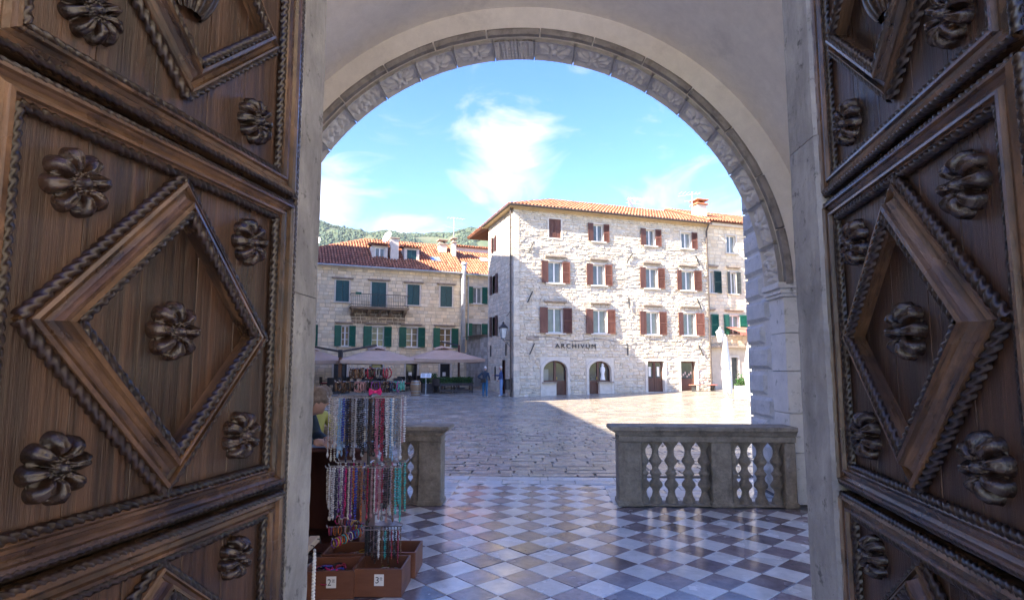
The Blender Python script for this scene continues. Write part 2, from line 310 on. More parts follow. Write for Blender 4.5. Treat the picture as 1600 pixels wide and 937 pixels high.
for nm, c in dict(black=(0.012, 0.011, 0.012), umber=(0.05, 0.028, 0.02), silver=(0.55, 0.55, 0.58), cream=(0.55, 0.50, 0.42), cobalt=(0.03, 0.05, 0.32),
                  pink=(0.50, 0.16, 0.24), rose=(0.42, 0.24, 0.25), grey=(0.22, 0.22, 0.23), sky=(0.25, 0.42, 0.62), purple=(0.16, 0.05, 0.22),
                  orange=(0.50, 0.14, 0.03), teal=(0.05, 0.32, 0.30), crimson=(0.28, 0.02, 0.05), magenta=(0.55, 0.02, 0.16), brown=(0.16, 0.085, 0.045),
                  jade=(0.22, 0.46, 0.33), white=(0.72, 0.72, 0.70), navy=(0.02, 0.03, 0.08), olive=(0.12, 0.13, 0.04), yellow=(0.5, 0.33, 0.05)).items():
    pm('bead_' + nm, tuple(x * 0.8 for x in c), tuple(min(1, x * 1.2) for x in c), 60, 0.25, spec=0.6, rnd=0.15)
pm('skin', (0.46, 0.27, 0.20), (0.56, 0.34, 0.26), 20, 0.55)
pm('hair_grey', (0.13, 0.10, 0.08), (0.28, 0.225, 0.19), 30, 0.7, 0.8, 90, bdist=0.006)
pm('hair_white', (0.45, 0.42, 0.40), (0.6, 0.57, 0.54), 30, 0.7)
pm('jacket_navy', (0.018, 0.034, 0.058), (0.034, 0.055, 0.085), 9, 0.8, 0.4, 25, bdist=0.01)
pm('jacket_blue', (0.025, 0.045, 0.13), (0.045, 0.07, 0.18), 9, 0.8)
pm('jacket_lime', (0.42, 0.40, 0.10), (0.55, 0.52, 0.16), 9, 0.8, 0.4, 25, bdist=0.01)
pm('jeans', (0.028, 0.05, 0.13), (0.05, 0.085, 0.19), 12, 0.85)
pm('jeans_teal', (0.02, 0.10, 0.20), (0.035, 0.14, 0.26), 12, 0.85)
pm('jeans_light', (0.14, 0.22, 0.40), (0.20, 0.30, 0.48), 12, 0.85)
pm('shoe_white', (0.65, 0.65, 0.66), (0.75, 0.75, 0.76), 12, 0.6)
pm('shoe_dark', (0.03, 0.025, 0.02), (0.05, 0.04, 0.035), 12, 0.5)
pm('scarf_red', (0.30, 0.03, 0.06), (0.4, 0.05, 0.09), 12, 0.85)

# ------------------------------------------------------------------ ground
PX = lambda x, y, z: ((lambda q: (800 + 900 * q[0] / q[1], 483.5 - 900 * q[2] / q[1]))(
    (x, y * math.cos(rad(5.8)) + (z - 1.66) * math.sin(rad(5.8)), (z - 1.66) * math.cos(rad(5.8)) - y * math.sin(rad(5.8)))))
def make_ground():
    m = MB(); xs = [-900, -120, -40, -20, 0, 20, 40, 120, 900]; ds = [-80, -20, 8, 14, 20, 26, 29, 31, 32, 33, 34, 35, 36, 37, 38, 44, 60, 200, 900]
    z = lambda d: -0.03 if d < 26 else ground_z(d) - 0.03 * max(0, 1 - (d - 26) / 5)
    for i in range(len(xs) - 1):
        for j in range(len(ds) - 1):
            m.quad(*[(xs[a], ds[b], z(ds[b])) for a, b in ((i, j), (i + 1, j), (i + 1, j + 1), (i, j + 1))])
    o = m.build('square_ground', 'square'); tag(o, 'wet worn stone ground of the open town square', kind='structure')
    # paving stones in uneven rows, each its own block
    rnd = random.Random(3)
    stones = []; d = 9.12
    while d < 31.5:
        h = rnd.uniform(0.20, 0.36); x = -0.40 * d - 1 + rnd.uniform(0, .4); xe = 0.50 * d + 1
        while x < xe:
            w = rnd.choice((0.25, 0.34, 0.42, 0.5, 0.62)) * rnd.uniform(0.85, 1.15)
            stones.append((x, x + w, d, d + h)); x += w
        d += h
    def block(m, x0, x1, y0, y1, ox, oy, col, dz):
        j = lambda: rnd.uniform(-0.022, 0.022); g = rnd.uniform(0.006, 0.015)
        P = [(x0 + g + j(), y0 + g + j()), (x1 - g + j(), y0 + g + j()), (x1 - g + j(), y1 - g + j()), (x0 + g + j(), y1 - g + j())]
        if rnd.random() < 0.3: P.insert(1, ((P[0][0] + P[1][0]) / 2, P[0][1] - rnd.uniform(0, .03)))
        cx = sum(p[0] for p in P) / len(P); cy = sum(p[1] for p in P) / len(P); n = len(m.v); k = len(P)
        t = [rnd.uniform(-0.012, 0.012) for _ in range(2)]
        for p in P: m.v.append((p[0] - ox, p[1] - oy, -0.035 + dz))
        for p in P: m.v.append((p[0] - ox, p[1] - oy, -0.007 + dz))
        for p in P:
            q = (cx + (p[0] - cx) * 0.94, cy + (p[1] - cy) * 0.92); m.v.append((q[0] - ox, q[1] - oy, dz + t[0] * (q[0] - cx) + t[1] * (q[1] - cy)))
        for i in range(k):
            i2 = (i + 1) % k
            m.face((n + i, n + i2, n + k + i2, n + k + i), col); m.face((n + k + i, n + k + i2, n + 2 * k + i2, n + 2 * k + i), col)
        m.face([n + 2 * k + i for i in range(k)], col)
    big = MB(); cnt = 0
    for s in stones:
        cx, cy = (s[0] + s[1]) / 2, (s[2] + s[3]) / 2; p = PX(cx, cy, 0); dz = ground_z(cy) + rnd.uniform(-0.004, 0.004)
        seen = (698 < p[0] < 955 and p[1] > 664) or (665 < p[0] < 1180 and p[1] <= 664)
        if seen and cnt < 300 and cy < 17.5:
            m = MB(); block(m, *s, cx, cy, None, 0); m.build('paving_stone', 'paving', o, loc=(cx, cy, dz)); cnt += 1
        else:
            t = rnd.uniform(0.78, 1.12); r = rnd.uniform(-0.05, 0.05); block(big, *s, 0, 0, (t * (1 + r), t, t * (1 - r)), dz)
    tag(big.build('paving_stones', 'paving_far', o), kind='stuff')
make_ground()

# ------------------------------------------------------------------ cathedral porch (local x along the wall, y outward)
TH = rad(-3)
U0, Z0, RA, V1, V2 = -0.37, 2.70, 3.42, 7.40, 7.87
UL, UR, VJ0, VJ1 = -1.303, 1.412, 2.95, 3.27
def pworld(u, v, z): return (u * math.cos(TH) - v * math.sin(TH), u * math.sin(TH) + v * math.cos(TH), z)
def make_floor():
    fl = thing('porch_floor', None, None, (0, 0, 0), TH); tag(fl, 'polished checkerboard marble floor of the porch', kind='structure')
    B('floor_bed', 'tile_joint', fl, (-6, 6, 3.28, 9.08, -0.2, -0.013))
    hd = 0.1915; side = hd * 2 / math.sqrt(2)
    def tile_mesh(mat, seed):
        r = random.Random(seed); m = MB(); a = side / 2 - 0.0025; P = [(-a, -a), (a, -a), (a, a), (-a, a)]
        P = [(x + r.uniform(-.002, .002), y + r.uniform(-.002, .002)) for x, y in P]; k = 0.96
        m.v = [(x, y, -0.02) for x, y in P] + [(x, y, -0.004) for x, y in P] + [(x * 0.975, y * 0.975, 0) for x, y in P]
        for i in range(4):
            j = (i + 1) % 4; m.face((i, j, 4 + j, 4 + i)); m.face((4 + i, 4 + j, 8 + j, 8 + i))
        m.face((8, 9, 10, 11)); return m.mesh('tile', mat)
    meshes = [[tile_mesh(mt, s) for s in range(4)] for mt in ('tile_white', 'tile_dark')]
    rest = [MB(), MB()]; rnd = random.Random(5); cnt = 0
    for a in range(-30, 30):
        for b in range(14, 50):
            if (a + b) % 2: continue
            u, v = a * hd + 0.05, b * hd
            in_main = -4.1 < u < 3.35 and 3.4 < v < 7.20
            in_gap = v >= 7.20 and v < 8.55 and -1.3 < u < 0.97
            if not (in_main or in_gap): continue
            c = b % 2; p = PX(*pworld(u, v, 0)); seen = 600 < p[0] < 1300 and p[1] < 975
            z = rnd.uniform(-0.002, 0.002); rot = (rnd.uniform(-.007, .007), rnd.uniform(-.007, .007), rad(45) + rad(90) * rnd.randrange(4))
            if seen and cnt < 300:
                obj('tile', meshes[c][rnd.randrange(4)], fl, (u, v, z), rot); cnt += 1
            else:
                n = len(rest[c].v); me = meshes[c][0]
                rest[c].v += [tuple(x.co) for x in me.vertices]; rest[c].f += [tuple(n + i for i in f.vertices) for f in me.polygons]; rest[c].c += [None] * len(me.polygons)
                rest[c].xform(Matrix.Translation((u, v, z)) @ Matrix.Rotation(rad(45), 4, 'Z'), n)
    for m, mt in zip(rest, ('tile_white', 'tile_dark')):
        if m.v: tag(m.build('floor_tiles', mt, fl), kind='stuff')
    # pale border slabs along the balustrades and across the way out
    rnd = random.Random(9)
    def slab(x0, x1, y0, y1):
        g = 0.004; m = MB(); m.cbox(x0 + g, x1 - g, y0 + g, y1 - g, -0.05, rnd.uniform(0.002, 0.005), b=0.004); m.build('border_slab', 'slab_white', fl)
    for y0, y1 in ((7.32, 7.75), (7.75, 8.2), (8.2, 8.5)):
        x = -3.9
        while x < -1.2: w = min(rnd.uniform(.6, 1.1), -1.2 - x); slab(x, x + w, y0, y1); x += w
        x = 0.86
        while x < 3.0: w = min(rnd.uniform(.6, 1.1), 3.0 - x); slab(x, x + w, y0, y1); x += w
    for y0, y1 in ((8.5, 8.78), (8.78, 9.06)):
        x = -4.2
        while x < 3.4: w = rnd.uniform(.5, 1.2); slab(x, x + w, y0, y1); x += w
    nf = B('bounce_floor', 'nave_bounce', None, (-7, 7, -30, 3.27, -0.2, 0.0)); nf.rotation_euler = (0, 0, TH); tag(nf, 'pale unseen nave floor, stretched back to bounce sun onto doors and vault', kind='structure')  # unseen roofless floor, made pale and long to bounce sunlight indoors
make_floor()

def flower(p, q, n, kind):
    r = math.hypot(p, q); a = math.atan2(q, p)
    if kind == 0:      # daisy with long petals
        e = abs(math.cos(n * a / 2)); R = 0.62 + 0.36 * e ** 0.5
        h = 0.0 if r > R else (0.25 + 0.75 * e ** 0.7) * (1 - 0.35 * r) * min(1, (R - r) * 7)
        if r < 0.30: h = 0.25 + 0.1 * math.cos(8 * a)
        if r < 0.22: h = 1.05 * math.sqrt(max(0, 1 - (r / 0.22) ** 2)) * 0.5 + 0.55
        return h
    if kind == 1:      # curled leaves
        e = abs(math.cos(n * a / 2 + 2.1 * r)); R = 0.74 + 0.26 * e
        h = 0.0 if r > R else (0.15 + 0.85 * e) * (0.75 + 0.25 * math.cos(r * 16)) * min(1, (R - r) * 8)
        if r < 0.2: h = 0.9
        return h
    if kind == 2:      # two small flowers
        return max(flower((p + 0.5) * 2.0, q * 1.35, 8, 0), flower((p - 0.5) * 2.0, q * 1.35, 6, 0))
    if kind == 3:      # keystone with upright grooves and little squares
        c = abs(p)
        if c < 0.36: return 0.75 if abs(q) > 0.08 and abs(math.sin(p * 16)) * abs(math.sin(q * 9)) > 0.25 else 0.1
        if c < 0.44: return 0.9
        return 0.7 if abs(math.sin((c - .44) * 10)) * abs(math.sin(q * 12 + 1)) > 0.28 else 0.1
def carved_mesh(kind, n, da, nx=46, ny=38):
    m = MB()
    for i in range(nx + 1):
        for j in range(ny + 1):
            s, t = 2 * i / nx - 1, 2 * j / ny - 1; h = 0.0
            if abs(s) > 0.93: h = 0.9
            elif abs(t) > 0.93: h = 0.75
            else: h = flower(s / 0.9, t / 0.9, n, kind)
            h += 0.05 * mnoise.noise(Vector((s * 5, t * 5, kind * 7 + n)))
            if abs(s) == 1: h = 0.1
            r = RA + 0.01 - 0.085 * h; a = s * da
            m.v.append((r * math.sin(a), (t + 1) / 2 * (V2 - V1), r * math.cos(a)))
    for i in range(nx):
        for j in range(ny):
            a = i * (ny + 1) + j; m.face((a, a + 1, a + ny + 2, a + ny + 1))
    return m.mesh('carved_panel', 'carved_stone', True)
def make_porch():
    P = thing('cathedral_porch', 'pale stone cathedral porch with carved round arch, plaster vault and tall stone door jambs', 'porch', (0, 0, 0), TH)
    # wall over the arch
    m = MB(); n = 72; top, lo, hi = 8.0, U0 - 5.2, U0 + 5.4
    def edge(a):
        dx, dz = math.cos(a), math.sin(a); t = 1e9
        if dx > 1e-6: t = min(t, (hi - U0) / dx)
        if dx < -1e-6: t = min(t, (lo - U0) / dx)
        if dz > 1e-6: t = min(t, (top - Z0) / dz)
        return (U0 + dx * t, Z0 + dz * t)
    R = RA + 0.012
    for i in range(n):
        a0, a1 = math.pi * i / n, math.pi * (i + 1) / n
        p0 = (U0 + R * math.cos(a0), Z0 + R * math.sin(a0)); p1 = (U0 + R * math.cos(a1), Z0 + R * math.sin(a1)); e0, e1 = edge(a0), edge(a1)
        for v, fl in ((V1, 0), (V2, 1)):
            q = [(p0[0], v, p0[1]), (e0[0], v, e0[1]), (e1[0], v, e1[1]), (p1[0], v, p1[1])]
            m.poly(q[::-1] if fl else q)
        m.quad((p0[0], V1, p0[1]), (p1[0], V1, p1[1]), (p1[0], V2, p1[1]), (p0[0], V2, p0[1]))
    m.build('arch_wall', 'plaster', P)
    # barrel vault with side walls
    m = MB(); RV = 3.86; n = 64
    for i in range(n):
        a0, a1 = math.pi * i / n, math.pi * (i + 1) / n
        q = [(U0 + RV * math.cos(a), Z0 + RV * math.sin(a)) for a in (a0, a1)]; vs = [VJ1, 4.3, 5.35, 6.4, V1 + 0.05]
        for k in range(4): m.quad((q[0][0], vs[k], q[0][1]), (q[0][0], vs[k + 1], q[0][1]), (q[1][0], vs[k + 1], q[1][1]), (q[1][0], vs[k], q[1][1]))
    m.build('vault', 'plaster', P, True)
    for x0, x1 in ((U0 - RV - 0.4, U0 - RV), (U0 + RV, U0 + RV + 0.4)):
        B('side_wall', 'plaster', P, (x0, x1, VJ1 + .002, 3.6, 0, Z0), (x0, x1, 7.1, V1 - .005, 0, Z0), (x0, x1, 3.6, 7.1, 2.58, Z0))
    # carved soffit panels
    K = 19; da = math.pi / K / 2 * 0.999
    designs = [carved_mesh(0, 10, da), carved_mesh(1, 8, da), carved_mesh(0, 7, da), carved_mesh(1, 6, da), carved_mesh(2, 0, da)]; key = carved_mesh(3, 0, da)
    order = [0, 2, 1, 0, 3, 1, 0, 2, 0, None, 2, 0, 3, 4, 2, 1, 3, 0, 1]
    for i in range(K):
        a = -math.pi / 2 + math.pi * (i + 0.5) / K; o = order[i]
        obj('carved_panel', key if o is None else designs[o], P, (U0, V1, Z0), (0, a, 0))
    # dark worn archivolt blocks standing a little proud of the plaster
    K2 = 15; rnd = random.Random(2)
    for i in range(K2):
        a0, a1 = math.pi * i / K2 + 0.003, math.pi * (i + 1) / K2 - 0.003; m = MB(); ns = 8; pr = rnd.uniform(0.055, 0.085)
        prof = [(RA + 0.014, V1), (RA + 0.014, V1 - pr), (RA + 0.07, V1 - pr - .012), (RA + 0.11, V1 - pr * .75), (RA + 0.13, V1)]
        for k in range(ns + 1):
            a = a0 + (a1 - a0) * k / ns
            for r, v in prof:
                r += 0.006 * mnoise.noise(Vector((a * 20, r * 30, 0))); m.v.append((U0 + r * math.cos(a), v, Z0 + r * math.sin(a)))
        w = len(prof)
        for k in range(ns):
            for j in range(w - 1): q = k * w + j; m.face((q, q + w, q + w + 1, q + 1))
        m.face(list(range(w))); m.face([ns * w + j for j in range(w)][::-1])
        m.build('archivolt_block', 'archivolt_stone', P)
    # piers under the arch: coursed blocks and a moulded capital
    for sgn, ue in ((1, U0 + RA), (-1, U0 - RA)):
        zs = [0, 0.62, 1.10, 1.62, 2.10, 2.56]
        for k in range(5):
            d = rnd.uniform(-0.004, 0.004); a, b = (ue + d, ue + 1.6) if sgn > 0 else (ue - 1.6, ue - d)
            B('pier_block', 'pier_stone', P, (a, b, V1 - 0.001, V2 - 0.002, zs[k] + 0.003, zs[k + 1] - 0.003), b=0.006)
        m = MB()
        for z0, z1, pr in ((2.56, 2.60, 0.035), (2.60, 2.645, 0.055), (2.645, 2.665, 0.045), (2.665, 2.74, 0.085)):
            a, b = (ue - pr, ue + 0.5) if sgn > 0 else (ue - 0.5, ue + pr)
            m.cbox(a, b, V1 - pr * 0.8, V2 + 0.03, z0, z1 - 0.001, b=0.006)
        m.build('capital', 'pier_stone', P)
    # tower flank beyond the arch with rusticated quoins
    B('tower_flank', 'pier_stone', P, (3.075, 8.0, V2 + 0.02, 8.70, 0, 9.0))
    z = 0.0; k = 0
    while z < 6.4:
        h = rnd.choice((0.31, 0.33, 0.35)); v0 = 7.90 if k % 2 else 8.10; m = MB(); pr = rnd.uniform(0.03, 0.045)
        nx, nz = 12, 6; y0, y1, z0, z1 = v0 + 0.012, 8.735, z + 0.014, z + h - 0.014; cols = [0] * 0
        # draughted margin and a rough swelling face
        for i in range(nx + 1):
            for j in range(nz + 1):
                s, t = i / nx, j / nz; e = min(s * (y1 - y0), (1 - s) * (y1 - y0), t * (z1 - z0), (1 - t) * (z1 - z0))
                d = pr * smooth01(e / 0.03) + 0.014 * smooth01(e / 0.06) * (0.6 + mnoise.noise(Vector((s * 4, t * 3, k * 3.1))))
                m.v.append((3.076 - d, y0 + s * (y1 - y0), z0 + t * (z1 - z0)))
        for i in range(nx):
            for j in range(nz): a = i * (nz + 1) + j; m.face((a, a + 1, a + nz + 2, a + nz + 1))
        m.box(3.05, 3.9 if k % 2 else 3.6, 8.70, 8.735, z0, z1)
        m.build('quoin_block', 'quoin_stone', P); z += h; k += 1
    # wall with the doorway
    B('door_wall', 'plaster', P, (-9, UL - 0.32, VJ0 + 0.01, VJ1 - 0.012, 0, 9.5), (UR + 0.32, 8, VJ0 + 0.01, VJ1 - 0.012, 0, 9.5), (UL - 0.32, UR + 0.32, VJ0 + 0.01, VJ1 - 0.012, 6.35, 9.5))
    for side in (0, 1):
        zs = (0, 2.86, 6.0) if side else (0, 2.06, 6.0)
        for k in range(2):
            a, b = (UR, UR + 0.32) if side else (UL - 0.32, UL)
            m = MB(); nz = 60; z0, z1 = zs[k] + 0.002, zs[k + 1] - 0.002; sg = 1 if side else -1
            pr = [(b if side else a, VJ0), (UR + .018 if side else UL - .018, VJ0), (UR if side else UL, VJ0 + .018), (UR if side else UL, VJ1 - .016), (UR + .016 if side else UL - .016, VJ1), (b if side else a, VJ1)]
            for i in range(nz + 1):
                z = z0 + (z1 - z0) * i / nz
                for q, (x, y) in enumerate(pr):
                    d = 0.006 * mnoise.noise(Vector((q * 3.3, z * 6, side * 9 + k))) + 0.004 * mnoise.noise(Vector((q * 1.3, z * 25, side)))
                    m.v.append((x + (sg * abs(d) if 0 < q < 5 else 0), y, z))
            w = len(pr)
            for i in range(nz):
                for q in range(w - 1): c = i * w + q; m.face((c, c + 1, c + w + 1, c + w) if side else (c, c + w, c + w + 1, c + 1))
            m.face(list(range(w))); m.face([nz * w + q for q in range(w)])
            m.build('jamb_block', 'jamb_stone', P)
    B('door_lintel', 'jamb_stone', P, (UL - 0.32, UR + 0.32, VJ0, VJ1, 6.002, 6.35), b=0.015)
    B('unseen_nave_wall', 'nave_stone', P, (-5.6, -5.2, -7.2, VJ0, 0, 10.5))  # unseen, cut to shade the door leaves yet let sun reach the floor
    B('unseen_nave_wall', 'nave_stone', P, (5.2, 5.6, -13, VJ0, 0, 10.5))  # unseen, with a dull tone set to limit bounce onto the doors
make_porch()

def make_balustrade(name, label, u0, u1, v, piers, bals, group):
    T = thing(name, label, 'balustrade', pworld(0, 0, 0), TH, group)
    for a, b in piers:
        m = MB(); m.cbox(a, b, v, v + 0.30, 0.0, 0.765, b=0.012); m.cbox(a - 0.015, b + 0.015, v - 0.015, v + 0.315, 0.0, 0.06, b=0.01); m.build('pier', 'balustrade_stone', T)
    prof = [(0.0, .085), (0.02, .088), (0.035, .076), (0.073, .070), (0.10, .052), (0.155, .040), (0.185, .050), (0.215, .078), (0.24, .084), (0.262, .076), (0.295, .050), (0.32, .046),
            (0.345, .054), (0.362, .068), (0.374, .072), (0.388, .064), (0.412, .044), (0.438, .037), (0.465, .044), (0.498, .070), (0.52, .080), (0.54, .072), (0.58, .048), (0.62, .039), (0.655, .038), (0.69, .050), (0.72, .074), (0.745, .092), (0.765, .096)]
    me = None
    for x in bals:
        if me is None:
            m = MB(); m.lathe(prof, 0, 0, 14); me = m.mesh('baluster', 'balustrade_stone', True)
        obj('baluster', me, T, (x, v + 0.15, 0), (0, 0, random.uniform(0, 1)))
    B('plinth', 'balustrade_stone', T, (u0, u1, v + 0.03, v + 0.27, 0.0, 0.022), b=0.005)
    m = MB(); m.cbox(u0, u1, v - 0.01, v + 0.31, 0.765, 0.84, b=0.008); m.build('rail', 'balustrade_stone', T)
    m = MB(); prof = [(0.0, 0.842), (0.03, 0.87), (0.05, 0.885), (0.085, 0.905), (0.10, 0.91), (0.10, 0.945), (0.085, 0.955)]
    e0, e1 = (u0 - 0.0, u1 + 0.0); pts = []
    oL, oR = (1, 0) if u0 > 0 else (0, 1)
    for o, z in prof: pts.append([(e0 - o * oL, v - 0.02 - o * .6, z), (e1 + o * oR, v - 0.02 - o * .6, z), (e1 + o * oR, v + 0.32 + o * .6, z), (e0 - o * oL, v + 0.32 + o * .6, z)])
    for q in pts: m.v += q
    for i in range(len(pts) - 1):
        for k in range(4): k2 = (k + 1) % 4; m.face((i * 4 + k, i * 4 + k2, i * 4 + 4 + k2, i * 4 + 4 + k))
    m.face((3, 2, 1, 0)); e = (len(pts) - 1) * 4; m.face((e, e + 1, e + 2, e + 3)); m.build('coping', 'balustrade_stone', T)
    return T
make_balustrade('balustrade', 'long stone balustrade with two bays of turned balusters beside the rusticated quoins', 0.92, 3.04, 7.22, ((0.92, 1.20), (2.035, 2.275), (2.90, 3.035)),
                (1.235, 1.39, 1.58, 1.79, 1.985, 2.325, 2.47, 2.66, 2.86), 'porch balustrades')
make_balustrade('balustrade', 'stone balustrade half hidden behind the necklace rack', -3.78, -1.24, 7.12, ((-1.52, -1.24), (-2.62, -2.36), (-3.78, -3.6)),
                (-1.57, -1.725, -1.93, -2.135, -2.31, -2.67, -2.84, -3.05, -3.26, -3.45), 'porch balustrades')

# ------------------------------------------------------------------ carved door leaves (local x across the leaf, y out of the carved face, z up)
HW = 0.835
def rope(pts, r=0.017, pitch=0.034, closed=False):
    """twisted rope moulding along a polyline in the leaf plane, pts = (x, z, y)"""
    m = MB(); n = 8
    for a, b in zip(pts[:-1], pts[1:]):
        A, Bv = Vector((a[0], a[2], a[1])), Vector((b[0], b[2], b[1])); L = (Bv - A).length; t = (Bv - A) / L
        side = Vector((0, 1, 0)).cross(t); out = Vector((0, 1, 0)); k = max(2, int(L / 0.0075)); base = len(m.v)
        for i in range(k + 1):
            s = L * i / k
            for j in range(n):
                an = -0.35 + (math.pi + 0.7) * j / (n - 1); w = abs(math.sin(math.pi * ((s + 0.006 * mnoise.noise(Vector((s * 14, L * 7, 0)))) / pitch - 0.55 * an)))
                rr = r * (0.46 + 0.66 * w ** 0.75) * (1 + 0.10 * mnoise.noise(Vector((s * 25, L * 3, 5)))); m.v.append(tuple(A + t * s + (side * math.cos(an) + out * math.sin(an) * 1.05) * rr))
        for i in range(k):
            for j in range(n - 1): q = base + i * n + j; m.face((q, q + 1, q + n + 1, q + n))
    return m
def rectpts(hw, z0, z1): return [(-hw, z0), (hw, z0), (hw, z1), (-hw, z1)]
def diapts(hw, hh, zc): return [(0, zc - hh), (hw, zc), (0, zc + hh), (-hw, zc)]
def frame(outer, inner, prof):
    m = MB(); n = len(outer)
    for t, h in prof:
        for o, i in zip(outer, inner): m.v.append((o[0] + (i[0] - o[0]) * t, h, o[1] + (i[1] - o[1]) * t))
    for k in range(len(prof) - 1):
        for j in range(n):
            j2 = (j + 1) % n; m.face((k * n + j, k * n + j2, k * n + n + j2, k * n + n + j))
    return m
def side_strip(outer, inner, prof, j, nseg=1):
    m = MB(); n = len(outer); j2 = (j + 1) % n
    for t, h in prof:
        for o, i in ((outer[j], inner[j]), (outer[j2], inner[j2])): m.v.append((o[0] + (i[0] - o[0]) * t, h, o[1] + (i[1] - o[1]) * t))
    for k in range(len(prof) - 1): m.face((2 * k, 2 * k + 1, 2 * k + 3, 2 * k + 2))
    return m
def rosette_mesh(R=0.11, n=8, seed=0):
    m = MB(); nr, na = 22, 96
    for i in range(nr + 1):
        r = i / nr
        for k in range(na):
            a = 2 * math.pi * k / na; e = abs(math.cos(n * a / 2)); e2 = abs(math.sin(n * a / 2))
            edge = 0.76 + 0.24 * e ** 0.55
            cross = max(0.0, 1 - (1 - e) ** 1.6); radial = math.sin(math.pi * min(1, max(0, (r - 0.18) / 0.86))) ** 0.65
            h = 0.10 + 0.72 * cross ** 1.3 * radial
            if e > 0.975 and r > 0.42: h -= 0.09
            if e < 0.30 and 0.45 < r < 0.92: h = 0.06 + 0.34 * (1 - e / 0.30) * math.sin(math.pi * (r - 0.45) / 0.47)
            if r > 0.16 and r <= 0.36: h = 0.30 + 0.28 * abs(math.cos(n * a / 2 + 1.57)) ** 0.6 * math.sin(math.pi * (r - 0.16) / 0.2)
            if r <= 0.16: h = 0.42 + 0.45 * math.sqrt(max(0, 1 - (r / 0.165) ** 2))
            h += 0.10 * mnoise.noise(Vector((r * 4 * math.cos(a), r * 4 * math.sin(a), seed * 5.7))) + 0.05 * mnoise.noise(Vector((r * 11 * math.cos(a), r * 11 * math.sin(a), seed * 3.1)))
            edge *= 1 + 0.05 * mnoise.noise(Vector((math.cos(a) * 2, math.sin(a) * 2, seed * 9.3)))
            if i == nr: h = -0.05
            rr = r * R * edge if r > 0.5 else r * R * (1 - (1 - edge) * r * 2)
            m.v.append((rr * math.cos(a), h * R * 0.72, rr * math.sin(a)))
    for i in range(nr):
        for k in range(na):
            k2 = (k + 1) % na; a, b = i * na, (i + 1) * na; m.face((a + k, b + k, b + k2, a + k2))
    return m.mesh('rosette', 'wood_rosette', True)
def emblem_mesh():
    """ribbed hanging bunch carved at the centre of the upper panel"""
    m = MB(); nz, na = 26, 64
    for i in range(nz + 1):
        t = i / nz; z = -0.17 + 0.34 * t; w = 0.115 * math.sin(math.pi * min(1, 0.10 + t * 0.86)) ** 0.65
        if t > 0.66: w = 0.105 - 0.05 * (t - 0.66) / 0.34 + 0.02 * math.sin(t * 40)
        for k in range(na + 1):
            a = math.pi * k / na; rib = 1 + (0.17 * abs(math.sin(7 * a)) if t < 0.64 else 0.05 * math.sin(20 * t))
            m.v.append((-w * math.cos(a) * rib, max(0.0, 0.075 * math.sin(a) * rib * (w / 0.115)), z))
    for i in range(nz):
        for k in range(na): q = i * (na + 1) + k; m.face((q, q + 1, q + na + 2, q + na + 1))
    return m.mesh('carved_emblem', 'wood_rosette', True)
